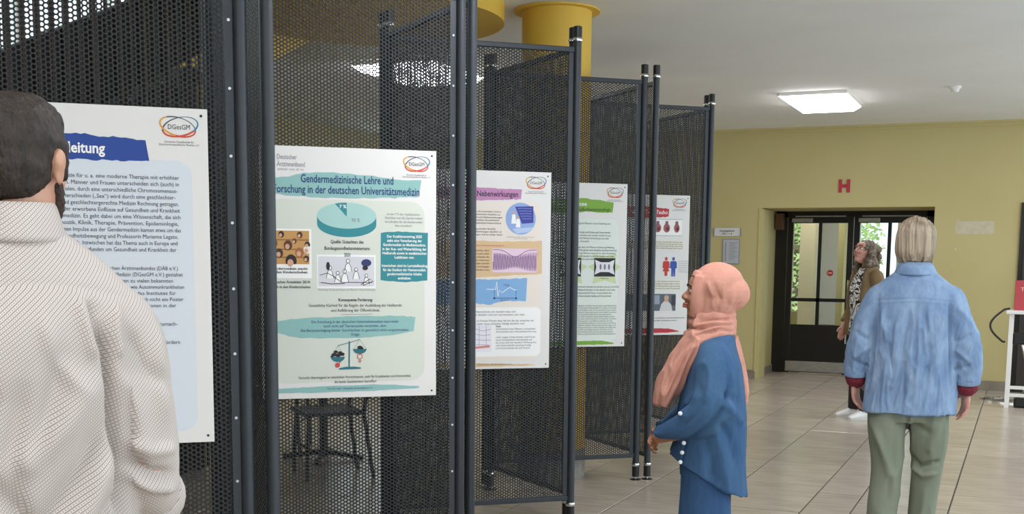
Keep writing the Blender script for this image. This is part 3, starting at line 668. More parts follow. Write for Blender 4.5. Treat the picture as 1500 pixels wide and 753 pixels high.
lines(P3, filler(1, 50, 3), .397, .014, .0115, M_lre, .006, right=.5)
lines(P3, filler(7, 40, 4), .423, .0175, .0145, M_ink, .0066, right=.415)
flat(P3, 'curve_ground', brush([(.05, .6), (.3, .588), (.45, .585), (.635, .578)], [(.05, .73), (.3, .715), (.42, .726), (.5, .705), (.628, .708)], 17, .004), C_('sky_blue', '#82b1dd'), 2)
stroke(P3, 'curve', [(.4, .64), (.44, .642), (.452, .642), (.458, .6), (.466, .68), (.474, .645), (.49, .66), (.51, .645), (.535, .63), (.56, .645), (.575, .645)], .0035, M_pw, 3)
stroke(P3, 'bracket', [(.445, .645), (.445, .69), (.57, .69), (.57, .645)], .003, M_navy, 3)
for u in (.445, .57): flat(P3, 'bracket_end', ell(u, .69, .006, .006, 10), M_navy, 4)
put_text(P3, 'curve_caption', 'T-Zacke', .515, .61, .016, M_navy, 'CENTER', .035, 0, -.0016); put_text(P3, 'curve_caption', 'QT-Intervall', .505, .694, .014, M_navy, 'CENTER', .05, 0, -.0016)
flat(P3, 'text_panel', rect(.05, .74, .715, 1.012, .03), M_pw, 2)
lines(P3, filler(2, 75, 6)+['']+filler(2, 75, 7), .757, .0165, .0145, M_ink, .0068, right=[.57, .62, 0, .675, .62])
flat(P3, 'diagram', rect(.28, .836, .43, .985), C_('diagram_white', '#efeaf2'), 3)
for i in range(4): stroke(P3, 'diagram_line', [(.29, .86+.03*i), (.33, .855+.03*i), (.38, .87+.025*i), (.425, .86+.03*i)], .0022, M_inkg, 4)
for u in (.32, .36, .4): stroke(P3, 'diagram_line', [(u, .84), (u, .95)], .002, M_inkg, 4)
stroke(P3, 'diagram_mark', [(.29, .965), (.42, .955)], .012, C_('blush', '#dd8a7d'), 4)
put_text(P3, 'text_heading', 'Fazit', .455, .838, .014, M_ink, 'LEFT', .028, .02, -.0016)
lines(P3, filler(2, 38, 8)+['']+filler(5, 38, 9), .853, .0152, .013, M_ink, .0062, u=.455)
flat(P3, 'footer_band', brush([(.05, 1.05), (.3, 1.045), (.6, 1.055), (.685, 1.06)], [(.05, 1.066), (.3, 1.068), (.6, 1.066), (.685, 1.063)], 19, .002), C_('tan', '#e0bf94'), 2)
put_text(P3, 'footer_text', 'Prof. Dr. med. · Deutscher Ärztinnenbund e.V.', .55, 1.05, .0115, M_ink, 'RIGHT', .3, 0, -.0014)

# poster with the green headline
P4 = poster(3, 'poster with green brush headline and two vertebra pictures')
G1, G2 = C_('leaf_green', '#7fae3c'), C_('pale_green', '#d3dfae')
flat(P4, 'text_ground', rect(.03, .232, .712, 1.045, .06), C_('mint_white', '#e6ede4'))
flat(P4, 'headline_band', brush([(.05, .115), (.3, .108), (.48, .1), (.6, .115), (.67, .124)], [(.05, .2), (.35, .2), (.5, .185), (.6, .192), (.664, .19)], 21), G1, 2)
put_text(P4, 'headline', 'Osteoporose', .482, .118, .038, M_pw, 'RIGHT', .24, .015, -.0018)
put_text(P4, 'headline', 'Schonung oder Selbstbestimmtheit', .648, .155, .036, C_('forest', '#2f4c1a'), 'RIGHT', .42, .005, -.0018)
lines(P4, filler(1, 60, 11)+['', '']+filler(4, 62, 12)+['']+filler(6, 68, 13), .255, .0195, .0165, M_ink, .0066, right=[.65, 0, 0, .65, .655, .64, .5, 0, .68, .7, .69, .68, .69, .45])
for cu in (.372, .615):
    flat(P4, 'star', [(cu-.085, .465), (cu, .48), (cu+.085, .465), (cu+.07, .525), (cu+.12, .545), (cu+.07, .58), (cu+.085, .66), (cu, .638), (cu-.085, .66), (cu-.07, .58), (cu-.12, .545), (cu-.07, .525)], G2, 2)
    flat(P4, 'vertebra_picture', rect(cu-.075, .49, cu+.075, .612), M_ink, 3)
    flat(P4, 'vertebra', [(cu-.07, .5), (cu-.03, .517), (cu+.03, .517), (cu+.07, .5), (cu+.06, .55), (cu+.072, .6), (cu+.03, .582), (cu-.03, .582), (cu-.072, .6), (cu-.06, .55)], C_('bone', '#e8e6ea'), 4)
    for q in (-.03, 0, .03): flat(P4, 'vertebra_shade', ell(cu+q, .548, .007, .02, 10), C_('bone_shadow', '#7d7b88'), 5)
    put_text(P4, 'vertebra_caption', 'Wirbelkörper', cu, .618, .012, M_ink, 'CENTER', .06, 0, -.0016)
lines(P4, filler(4, 50, 15), .672, .0205, .0165, M_ink, .0064, u=.4)
lines(P4, filler(14, 48, 16), .8, .0145, .0125, M_ink, .0057, u=.43)
flat(P4, 'footer_band', brush([(.05, 1.05), (.4, 1.042), (.6, 1.04), (.69, 1.056)], [(.05, 1.066), (.4, 1.068), (.6, 1.066), (.69, 1.063)], 23, .002), G1, 2)

# poster with the red headline
P5 = poster(4, 'bluish white poster with red headline and red and blue figure symbols')
flat(P5, 'headline_band', brush([(.1, .095), (.4, .09), (.592, .105)], [(.1, .17), (.4, .175), (.588, .165)], 25), C_('crimson', '#c0303a'), 2)
put_text(P5, 'headline', 'Herzinfarkt und Tako-Tsubo', .58, .112, .042, M_pw, 'RIGHT', .45, .012, -.0018)
flat(P5, 'heart_frame', rect(.1, .185, .708, .31), M_pw, 2); stroke(P5, 'heart_frame_edge', rect(.1, .185, .708, .31)+[(.1, .185)], .003, M_inkg, 3)
for i, u in enumerate((.2, .35, .5, .575, .66)):
    flat(P5, 'heart', ell(u, .252, .028-.004*(i > 3), .034, 18), C_('heart_red', '#a9585a'), 3); flat(P5, 'heart_vessel', [(u-.012, .2), (u+.01, .198), (u+.014, .235), (u-.014, .235)], C_('vessel', '#8d5a66'), 4); flat(P5, 'heart_chamber', ell(u+.006, .258, .012, .016, 12), C_('chamber', '#5d2c3a'), 4)
flat(P5, 'text_panel', rect(.08, .345, .735, .42, .02), C_('cream_print', '#ece9da'), 2); lines(P5, filler(4, 92, 21), .352, .016, .0138, M_ink, .0066, right=.715)
def pict(u, c, skirt):
    m = C_('figure_'+c[1:], c)
    flat(P5, 'figure_head', ell(u, .488, .012, .014, 16), m, 2)
    b = [(u-.028, .515), (u-.018, .505), (u+.018, .505), (u+.028, .515), (u+.03, .56), (u+.018, .562)]
    b += ([(u+.03, .585), (u+.013, .585), (u+.012, .62), (u-.012, .62), (u-.013, .585), (u-.03, .585)] if skirt else [(u+.016, .625), (u+.002, .625), (u, .575), (u-.002, .625), (u-.016, .625)])
    flat(P5, 'figure_body', b+[(u-.018, .562), (u-.03, .56)], m, 2)
pict(.578, '#c8392f', True); pict(.64, '#2f55a8', False)
lines(P5, filler(6, 18, 22), .5, .0165, .011, M_inkg, .0048, u=.68)
flat(P5, 'text_panel', rect(.08, .648, .725, .735, .02), C_('cream_print', '#ece9da'), 2); lines(P5, filler(4, 92, 23), .656, .0185, .014, M_ink, .0066, right=.7)
flat(P5, 'photo', rect(.25, .76, .667, .892), C_('photo_grey', '#5d6672'), 2)
flat(P5, 'photo_figure', [(.53, .892), (.545, .84), (.57, .815), (.6, .815), (.63, .845), (.64, .892)], C_('photo_coat', '#d9d6d4'), 3); flat(P5, 'photo_head', ell(.588, .8, .018, .024, 14), C_('skin_print', '#d7a483'), 4); flat(P5, 'photo_hair', ell(.588, .787, .021, .018, 14), C_('photo_hair', '#b7a58c'), 3)
flat(P5, 'photo_shape', rect(.63, .77, .667, .85), C_('photo_dark', '#333a45'), 3); flat(P5, 'photo_shape', rect(.42, .77, .53, .84), C_('photo_light', '#9aa5b4'), 3)
lines(P5, filler(2, 60, 24), .94, .02, .0145, M_ink, .0066, right=[.75, .68])
flat(P5, 'footer_band', brush([(.05, 1.035), (.4, 1.025), (.6, 1.03), (.7, 1.05)], [(.05, 1.06), (.4, 1.066), (.6, 1.062), (.7, 1.057)], 27, .003), C_('crimson', '#c0303a'), 2)

# ------------------------------------------------------------------ people
V3 = Vector
def catmull(P, n):
    P = [np.array(p, float) for p in P]; out = []
    for i in range(len(P)-1):
        p0 = P[max(i-1, 0)]; p1 = P[i]; p2 = P[i+1]; p3 = P[min(i+2, len(P)-1)]
        for k in range(n):
            t = k/n; out.append(.5*((2*p1)+(-p0+p2)*t+(2*p0-5*p1+4*p2-p3)*t*t+(-p0+3*p1-3*p2+p3)*t**3))
    out.append(P[-1]); return out
class Blob:
    """closed overlapping shapes that are fused into one skin"""
    def __init__(s): s.v = []; s.f = []
    def add(s, V, F): o = len(s.v); s.v += [tuple(map(float, v)) for v in V]; s.f += [tuple(i+o for i in f) for f in F]; return s
    def rings(s, R, n=24, sub=4, ex=2.0):
        """R: rows (cx, cy, z, rx, ry) of a trunk stacked in z"""
        Q = catmull(R, sub); V = []
        for c in Q:
            for k in range(n):
                a = 2*math.pi*k/n; ca, sa = math.cos(a), math.sin(a); e = 2/ex
                V.append((c[0]+c[3]*math.copysign(abs(ca)**e, ca), c[1]+c[4]*math.copysign(abs(sa)**e, sa), c[2]))
        m = len(Q); F = [(j*n+k, j*n+(k+1) % n, (j+1)*n+(k+1) % n, (j+1)*n+k) for j in range(m-1) for k in range(n)]
        F += [tuple(range(n))[::-1], tuple(range((m-1)*n, m*n))]
        return s.add(V, F)
    def limb(s, P, n=16, sub=5, up=(0, 1, 0)):
        """P: rows (x, y, z, ra, rb) along a bone path; rb along 'up', ra across"""
        Q = catmull(P, sub); V = []; u = np.array(up, float)
        for i, c in enumerate(Q):
            t = Q[min(i+1, len(Q)-1)][:3]-Q[max(i-1, 0)][:3]; t = t/(np.linalg.norm(t)+1e-9)
            u = u-t*np.dot(u, t); u /= np.linalg.norm(u)+1e-9; w = np.cross(t, u)
            for k in range(n):
                a = 2*math.pi*k/n; V.append(c[:3]+w*c[3]*math.cos(a)+u*c[4]*math.sin(a))
        m = len(Q); F = [(j*n+k, j*n+(k+1) % n, (j+1)*n+(k+1) % n, (j+1)*n+k) for j in range(m-1) for k in range(n)]
        F += [tuple(range(n))[::-1], tuple(range((m-1)*n, m*n))]
        return s.add(V, F)
    def ball(s, c, r, n=18, M=None):
        V = []; F = []; h = n//2; c = np.array(c, float); r = (r, r, r) if np.isscalar(r) else r
        for j in range(1, h):
            p = math.pi*j/h
            for k in range(n):
                a = 2*math.pi*k/n; v = V3((r[0]*math.sin(p)*math.cos(a), r[1]*math.sin(p)*math.sin(a), r[2]*math.cos(p)))
                if M is not None: v = M @ v
                V.append(c+np.array(v))
        def ax(sg):
            v = V3((0, 0, sg*r[2]));  v = M @ v if M is not None else v; return c+np.array(v)
        V.append(ax(1)); V.append(ax(-1)); T, B = len(V)-2, len(V)-1
        for j in range(h-2):
            for k in range(n): F.append((j*n+k, (j+1)*n+k, (j+1)*n+(k+1) % n, j*n+(k+1) % n))
        for k in range(n): F.append((T, k, (k+1) % n)); F.append((B, (h-2)*n+(k+1) % n, (h-2)*n+k))
        return s.add(V, F)
    def xform(s, M, i0=0):
        for i in range(i0, len(s.v)): s.v[i] = tuple(M @ V3(s.v[i]))
        return s
def fuse(b, voxel, smooth=4, fn=None):
    """one continuous skin from the overlapping shapes; fn(co, no) -> new co"""
    me = bpy.data.meshes.new('fuse'); me.from_pydata(b.v, [], b.f); me.update()
    o = bpy.data.objects.new('fuse', me); COL.objects.link(o)
    m = o.modifiers.new('r', 'REMESH'); m.mode = 'VOXEL'; m.voxel_size = voxel
    if smooth:
        q = o.modifiers.new('s', 'SMOOTH'); q.iterations = smooth; q.factor = .5
    dg = bpy.context.evaluated_depsgraph_get(); dg.update(); r = bpy.data.meshes.new_from_object(o.evaluated_get(dg))
    bpy.data.objects.remove(o); bpy.data.meshes.remove(me)
    if fn:
        n = len(r.vertices); co = np.empty(n*3, np.float32); no = np.empty(n*3, np.float32)
        r.vertices.foreach_get('co', co); r.vertices.foreach_get('normal', no)
        co = fn(co.reshape(-1, 3).astype(np.float64), no.reshape(-1, 3).astype(np.float64)); r.vertices.foreach_set('co', co.astype(np.float32).ravel())
    r.polygons.foreach_set('use_smooth', [True]*len(r.polygons)); r.update(); return r
def skin_of(name, b, voxel, m, parent, smooth=4, fn=None):
    me = fuse(b, voxel, smooth, fn); me.materials.clear(); me.materials.append(m); me.name = name
    return link(name, me, parent)
def folds(co, no, L, ax=None):
    """L: (polyline, width, depth): ridges (+) or creases (-) along polylines; ax=(axis, sign): measured flat on that side of the body"""
    d_all = np.zeros(len(co)); full = co; side = 1.0
    if ax is not None:
        co = co.copy(); co[:, ax[0]] = 0; side = np.clip(no[:, ax[0]]*ax[1]*1.6+.35, 0, 1)
        L = [(np.array(P, float)*np.array([0.0 if i == ax[0] else 1.0 for i in range(3)]), w, d) for P, w, d in L]
    for P, w, dep in L:
        P = np.array(P, float); best = np.full(len(co), 9.0); tt = np.zeros(len(co))
        for i in range(len(P)-1):
            a, b = P[i], P[i+1]; ab = b-a; t = np.clip(((co-a)@ab)/(ab@ab), 0, 1); d = np.linalg.norm(co-(a+t[:, None]*ab), axis=1)
            k = d < best; best[k] = d[k]; tt[k] = (i+t[k])/(len(P)-1)
        taper = np.clip(np.minimum(tt, 1-tt)*5, .15, 1)
        d_all += dep*taper*np.exp(-(best/w)**2)
    return full+no*(d_all*side)[:, None]
def wrinkle(co, no, sc, amp, stretch=(1, 1, 1), seed=0.0):
    st = np.array(stretch)*sc; q = co*st+seed
    h = np.array([mnoise.noise(p) for p in q]); return co+no*(h*amp)[:, None]
def crease(co, no, sc, amp, stretch=(1, 1, 1), seed=0.0, mask=None):
    q = co*(np.array(stretch)*sc)+seed
    h = np.array([(1-abs(mnoise.noise(p)))**4-.45 for p in q])
    if mask is not None: h = h*mask
    return co+no*(h*amp)[:, None]
def hand(b, w, d, nrm, th, L=.18, curl=.35, spread=.05):
    """palm and five fingers: wrist w, pointing d, palm side nrm, thumb side th"""
    w, d, nrm, th = (np.array(x, float) for x in (w, d, nrm, th)); d /= np.linalg.norm(d); th = th-d*np.dot(th, d); th /= np.linalg.norm(th); nrm = nrm-d*np.dot(nrm, d)-th*np.dot(nrm, th); nrm /= np.linalg.norm(nrm)
    k = L/.18
    def P(p, ra, rb): return (*p, ra*k, rb*k)
    b.limb([P(w-d*.03*k, .026, .02), P(w, .027, .019), P(w+d*.03*k, .036, .017), P(w+d*.07*k, .041, .015), P(w+d*.098*k, .036, .012)], 16, 3, tuple(nrm))
    for i, (off, ln) in enumerate(((.030, .072), (.010, .082), (-.010, .076), (-.029, .058))):
        p = w+d*(.088-.004*abs(i-1))*k+th*off*k; c = curl*(.85+.12*i); dirv = d+th*spread*(1.5-i)*.6; dirv /= np.linalg.norm(dirv); pts = [P(p-d*.02*k, .0088, .0088), P(p, .0088, .0088)]
        for j, f in enumerate((.45, .31, .24)):
            a = c*(.5+j*.75); p = p+(dirv*math.cos(a)+nrm*math.sin(a))*ln*f*k; pts.append(P(p, .0083-.0011*j, .0083-.0011*j))
        b.limb(pts, 10, 2, tuple(th))
    p = w+d*.022*k+th*.026*k; pts = [P(p-th*.012*k, .012, .012), P(p, .0125, .0125)]
    for j, (f, q) in enumerate(((.034, .75), (.026, .5), (.022, .35))):
        p = p+(d*(1-q*.5)+th*q+nrm*.35)*f*k/np.linalg.norm(d*(1-q*.5)+th*q+nrm*.35); pts.append(P(p, .0115-.0015*j, .011-.0015*j))
    b.limb(pts, 10, 2, tuple(nrm))
def head(b, c, s=1.0, yaw=0.0, pitch=0.0, jaw=1.0):
    """head facing +y about centre c; returns the matrix of the head's own frame"""
    M = Matrix.Translation(c) @ Matrix.Rotation(yaw, 4, 'Z') @ Matrix.Rotation(pitch, 4, 'X') @ Matrix.Scale(s, 4)
    i0 = len(b.v)
    b.ball((0, -.012, .025), (.076, .096, .09)); b.ball((0, .02, -.03), (.062*jaw, .075, .085)); b.ball((0, .062, -.092), (.03*jaw, .03, .024))
    b.ball((0, .05, -.05), (.048*jaw, .046, .05)); b.ball((0, .066, .045), (.055, .03, .035))
    b.limb([(0, .086, .022, .007, .007), (0, .1, -.002, .009, .009), (0, .113, -.022, .013, .011), (0, .1, -.031, .013, .007)], 10, 3)
    for q in (-.013, .013): b.ball((q, .1, -.026), (.009, .012, .008), 10)
    for q in (-.033, .033): b.ball((q, .078, -.028), (.02, .018, .02), 12); b.ball((q, .084, .028), (.023, .012, .008), 12)
    b.ball((0, .097, -.053), (.021, .013, .006), 12); b.ball((0, .096, -.064), (.018, .013, .007), 12)
    for q in (-1, 1):
        b.ball((q*.077, -.012, -.005), (.008, .02, .034), 12); b.ball((q*.083, -.018, .006), (.008, .019, .022), 12)
    b.xform(M, i0); return M
def face_bits(parent, M, skin_lip, iris, brow):
    for q in (-1, 1):
        e = Blob().ball((q*.033, .081, .008), (.0135, .010, .0085), 14).xform(M); link('eye', mesh_from('eye', e.v, e.f, mat('eye_white', '#e8e4de', .25), True), parent)
        e = Blob().ball((q*.033, .0885, .008), (.0062, .0045, .0062), 12).xform(M); link('iris', mesh_from('iris', e.v, e.f, iris, True), parent)
        e = Blob().limb([(q*.014, .101, .03, .004, .003), (q*.034, .098, .036, .0045, .0035), (q*.055, .084, .03, .003, .003)], 8, 3).xform(M); link('eyebrow', mesh_from('eyebrow', e.v, e.f, brow, True), parent)
    for z, r in ((-.054, .0055), (-.064, .006)):
        e = Blob().limb([(-.023, .093, z, .002, .002), (-.01, .106, z+.002, r, r*.8), (0, .1085, z, r, r*.8), (.01, .106, z+.002, r, r*.8), (.023, .093, z, .002, .002)], 8, 3).xform(M); link('lip', mesh_from('lip', e.v, e.f, skin_lip, True), parent)
def shoe(parent, x, y, rz, m, sole, L=.27):
    b = Blob().limb([(0, -.07, .045, .034, .04), (0, -.02, .055, .036, .05), (0, .06, .045, .04, .04), (0, .14, .03, .042, .027), (0, .185, .022, .03, .016)], 14, 4, (0, 0, 1))
    k = L/.27; b.xform(Matrix.Translation((x, y, 0)) @ Matrix.Rotation(rz, 4, 'Z') @ Matrix.Scale(k, 4)); o = link('shoe', mesh_from('shoe', b.v, b.f, m, True), parent)
    P = [(.0, -.085), (.03, -.07), (.034, 0), (.043, .1), (.032, .18), (0, .2), (-.032, .18), (-.043, .1), (-.034, 0), (-.03, -.07)]
    q = MB().prism(P, 'z', 0, .016); T = Matrix.Translation((x, y, 0)) @ Matrix.Rotation(rz, 4, 'Z') @ Matrix.Scale(k, 4)
    q.v = [tuple(T @ V3(v)) for v in q.v]; q.build('sole', sole, o)
def yaw_of(dx, dy): return math.atan2(dy, dx)-math.pi/2

M_skinm = mat('skin_light', '#c99a80', .5, noise=(14, '#bb8670', .6, (1, 1, 1))); M_skint = mat('skin_tan', '#a8765a', .5, noise=(14, '#96664c', .6, (1, 1, 1))); M_skinp = mat('skin_rosy', '#cf9d8a', .5, noise=(18, '#be7f70', .7, (1, 1, 1)))
M_lip = mat('lip_rose', '#a9655c', .45)
M_shoeb = mat('shoe_black', '#1c1b1b', .4); M_shoew = mat('shoe_white', '#e6e4e0', .5); M_sole = mat('sole_pale', '#c9c5bd', .7)

# fabric with a fine woven pattern -------------------------------------------------
def shirt_fabric():
    m = mat('patterned_shirt', '#ddd3ca', .75, spec=.15); nt = m.node_tree; b = nt.nodes['Principled BSDF']; L = nt.links
    tc = nt.nodes.new('ShaderNodeTexCoord'); sx = nt.nodes.new('ShaderNodeSeparateXYZ'); L.new(tc.outputs['Object'], sx.inputs[0])
    def mth(op, a, c, d=None):
        n = nt.nodes.new('ShaderNodeMath'); n.operation = op
        for i, q in enumerate((a, c)):
            if q is None: continue
            if isinstance(q, (int, float)): n.inputs[i].default_value = q
            else: L.new(q, n.inputs[i])
        return n.outputs[0]
    u = mth('ADD', sx.outputs[0], mth('MULTIPLY', sx.outputs[1], .6)); v = sx.outputs[2]
    # short dashes in rows that climb across the cloth
    a = mth('SUBTRACT', v, mth('MULTIPLY', u, .8)); c = mth('ADD', u, mth('MULTIPLY', v, .3))
    s1 = mth('SINE', mth('MULTIPLY', a, 2*math.pi/.0076), None); s2 = mth('SINE', mth('MULTIPLY', c, 2*math.pi/.0048), None)
    ln = mth('SUBTRACT', mth('MULTIPLY', s1, 1.7), 1.0)
    dt = mth('SUBTRACT', mth('MULTIPLY', mth('SUBTRACT', s2, s1), .6), .55)
    q = mth('MAXIMUM', ln, dt)
    r = nt.nodes.new('ShaderNodeMapRange'); r.inputs[1].default_value = .0; r.inputs[2].default_value = .75; L.new(q, r.inputs[0])
    mx = nt.nodes.new('ShaderNodeMix'); mx.data_type = 'RGBA'; mx.inputs[6].default_value = lin('#cdc5bf'); mx.inputs[7].default_value = lin('#7c6c62')
    L.new(r.outputs[0], mx.inputs[0]); L.new(mx.outputs[2], b.inputs['Base Color']); return m
M_shirt = shirt_fabric()

# --- man in front of the first poster (seen from behind)
man = thing('person', 'man in beige patterned shirt seen from behind, reading the blue-headed poster', 'person', (-1.668, 1.578, 0), yaw_of(-.73, .69))
bd = Blob()
HM = head(bd, V3((.004, .015, 1.662)), 1.0, math.radians(-24), 0, 1.05)
bd.limb([(0, -.015, 1.40, .075, .07), (0, -.01, 1.50, .062, .062), (0, .0, 1.58, .06, .062), (.004, .008, 1.66, .055, .06)], 18, 4)
bd.rings([(0, 0, .82, .15, .10), (0, 0, 1.0, .15, .10), (0, 0, 1.2, .165, .105), (0, -.005, 1.36, .17, .105), (0, -.01, 1.45, .12, .085), (0, -.01, 1.5, .06, .06)])
for sx in (-1, 1):
    bd.limb([(sx*.14, -.01, 1.39, .046, .046), (sx*.185, -.015, 1.3, .047, .047), (sx*.212, -.02, 1.12, .041, .041), (sx*.222, .07, 1.03, .037, .036), (sx*.215, .2, .985, .027, .03)], 14)
    hand(bd, (sx*.215, .21, .985), (-sx*.25, 1, -.1), (-sx, -.2, -.5), (-sx*.2, .1, 1), .18, .4)
    bd.limb([(sx*.09, 0, .86, .085, .09), (sx*.095, .01, .5, .055, .06), (sx*.1, -.01, .28, .05, .055), (sx*.105, -.01, .06, .035, .04)], 14)
skin_of('body', bd, .005, M_skinm, man, 2)
sh = Blob()
sh.rings([(0, .0, .80, .19, .135), (0, 0, .95, .188, .135), (0, -.004, 1.1, .192, .135), (0, -.008, 1.25, .2, .138), (0, -.012, 1.36, .205, .132), (0, -.012, 1.42, .198, .112), (0, -.01, 1.465, .165, .09), (0, -.008, 1.505, .122, .078), (0, -.006, 1.54, .082, .07), (0, -.004, 1.56, .064, .064)], 32, 5, 2.1)
for sx in (-1, 1):
    sh.limb([(sx*.10, -.01, 1.415, .045, .05), (sx*.155, -.012, 1.39, .06, .066), (sx*.186, -.016, 1.32, .063, .07), (sx*.2, -.02, 1.22, .060, .066), (sx*.21, -.02, 1.12, .056, .06), (sx*.216, .01, 1.06, .054, .056), (sx*.22, .055, 1.03, .052, .05)], 20)
rgn = random.Random(2)
FL = [([(.128, 0, 1.40), (.135, 0, 1.34), (.142, 0, 1.26), (.15, 0, 1.17), (.158, 0, 1.08), (.16, 0, .96)], .009, -.026),
      ([(.108, 0, 1.43), (.118, 0, 1.38), (.128, 0, 1.33)], .008, -.012), ([(.09, 0, 1.43), (.10, 0, 1.38), (.118, 0, 1.31)], .012, .010), ([(.155, 0, 1.42), (.15, 0, 1.36), (.16, 0, 1.31)], .008, .010),
      ([(.14, 0, 1.22), (.09, 0, 1.13), (.02, 0, 1.03), (-.06, 0, .95)], .022, -.014), ([(.145, 0, 1.17), (.105, 0, 1.07), (.06, 0, .98), (.03, 0, .88)], .018, .013),
      ([(.15, 0, 1.08), (.12, 0, 1.0), (.08, 0, .9)], .016, -.014), ([(.13, 0, 1.30), (.06, 0, 1.2), (-.05, 0, 1.1)], .024, .010),
      ([(.0, 0, 1.3), (-.03, 0, 1.15), (-.02, 0, 1.0)], .02, -.009), ([(.06, 0, 1.36), (.04, 0, 1.25), (.0, 0, 1.12)], .018, -.008), ([(.03, 0, 1.4), (.05, 0, 1.32), (.1, 0, 1.25)], .014, .006),
      ([(.17, 0, 1.38), (.2, 0, 1.3), (.25, 0, 1.25)], .014, -.009), ([(.16, 0, 1.30), (.19, 0, 1.22), (.2, 0, 1.12)], .016, .009), ([(.165, 0, 1.13), (.2, 0, 1.10), (.26, 0, 1.09)], .012, -.012), ([(.165, 0, 1.165), (.21, 0, 1.14), (.26, 0, 1.14)], .012, .009),
      ([(.165, 0, 1.10), (.21, 0, 1.07), (.26, 0, 1.06)], .010, .010), ([(.225, 0, 1.38), (.23, 0, 1.28), (.24, 0, 1.18)], .012, .008),
      ([(-.12, 0, 1.44), (0, 0, 1.452), (.06, 0, 1.45), (.12, 0, 1.44), (.19, 0, 1.42)], .007, -.003), ([(-.1, 0, 1.38), (-.06, 0, 1.25), (-.1, 0, 1.1)], .02, -.009)]
FL += [([(-a[0], a[1], a[2]) for a in P], w, d) for P, w, d in FL[:7]]
skin_of('shirt', sh, .006, M_shirt, man, 5, lambda c, n: folds(wrinkle(c, n, 9, .008, (1, 1, .6), 3.1), n, [(P, w, d*1.45) for P, w, d in FL], (1, -1)))
# collar, yoke seam and rolled cuffs
co_ = MB(); n = 40
prof = [(.075, 1.519), (.0855, 1.524), (.0835, 1.534), (.075, 1.566), (.068, 1.592), (.0635, 1.592), (.0605, 1.56)]
for r, z in prof:
    for k in range(n):
        a = 2*math.pi*k/n; co_.v.append((r*math.cos(a)*.98, -.006+r*math.sin(a)*1.02-(z-1.53)*.0, z-.05*max(0, math.sin(a)+.45)/1.45))
m_ = len(prof)
for j in range(m_):
    for k in range(n): co_.f.append((j*n+k, j*n+(k+1) % n, ((j+1) % m_)*n+(k+1) % n, ((j+1) % m_)*n+k)); co_.m.append(0)
co_.build('collar', M_shirt, man, True)
for sx in (-1, 1):
    cf = Blob().limb([(sx*.217, .03, 1.045, .058, .056), (sx*.2185, .045, 1.036, .066, .064), (sx*.22, .075, 1.022, .067, .065), (sx*.2205, .09, 1.018, .06, .058)], 22, 4)
    link('rolled_cuff', mesh_from('rolled_cuff', cf.v, cf.f, M_shirt, True), man)
M_hairm = mat('hair_dark_brown', '#1f160f', .6, noise=(60, '#35271c', .7, (1, 1, .25)), bump=(140, .8, (1, 1, .3)))
hr = Blob(); i0 = 0
hr.ball((0, -.014, .036), (.0825, .1035, .0905), 24); hr.ball((0, -.045, -.005), (.0745, .072, .07), 20); hr.ball((0, .02, .07), (.07, .075, .06), 18); hr.limb([(0, -.06, -.02, .062, .045), (0, -.052, -.058, .05, .034)], 16, 3)
for q in (-1, 1): hr.limb([(q*.07, .012, .04, .014, .03), (q*.074, .016, -.005, .009, .014), (q*.072, .018, -.03, .007, .01)], 10, 3)
hr.xform(HM)
skin_of('hair', hr, .005, M_hairm, man, 2, lambda c, n: wrinkle(wrinkle(c, n, 45, .004), n, 120, .002))
br = Blob()
br.ball((0, .055, -.088), (.036, .036, .027), 16); br.limb([(.063, .012, -.03, .007, .013), (.057, .03, -.062, .010, .018), (.032, .066, -.088, .014, .02), (0, .08, -.094, .016, .02), (-.032, .066, -.088, .014, .02), (-.057, .03, -.062, .010, .018), (-.063, .012, -.03, .007, .013)], 12, 4)
br.xform(HM); skin_of('beard', br, .005, mat('beard_brown', '#3b2a20', .7, bump=(160, .8, (1, 1, 1))), man, 1, lambda c, n: wrinkle(c, n, 90, .003))
face_bits(man, HM, M_lip, mat('iris_brown', '#3d2a1c', .2), M_hairm)
M_trdark = mat('trousers_navy', '#2b3140', .8, noise=(20, '#242a37', .6, (1, 1, 1)))
tr = Blob(); tr.rings([(0, 0, .80, .15, .11), (0, 0, .9, .165, .12), (0, 0, 1.0, .16, .115)], 24)
for sx in (-1, 1): tr.limb([(sx*.085, 0, .88, .095, .105), (sx*.095, .0, .7, .088, .092), (sx*.098, .01, .48, .07, .075), (sx*.102, 0, .25, .062, .068), (sx*.106, -.005, .06, .06, .07)], 18)
skin_of('trousers', tr, .009, M_trdark, man, 3, lambda c, n: wrinkle(c, n, 7, .008))
for sx in (-1, 1): shoe(man, sx*.106, .02, -sx*.12, M_shoeb, M_sole)

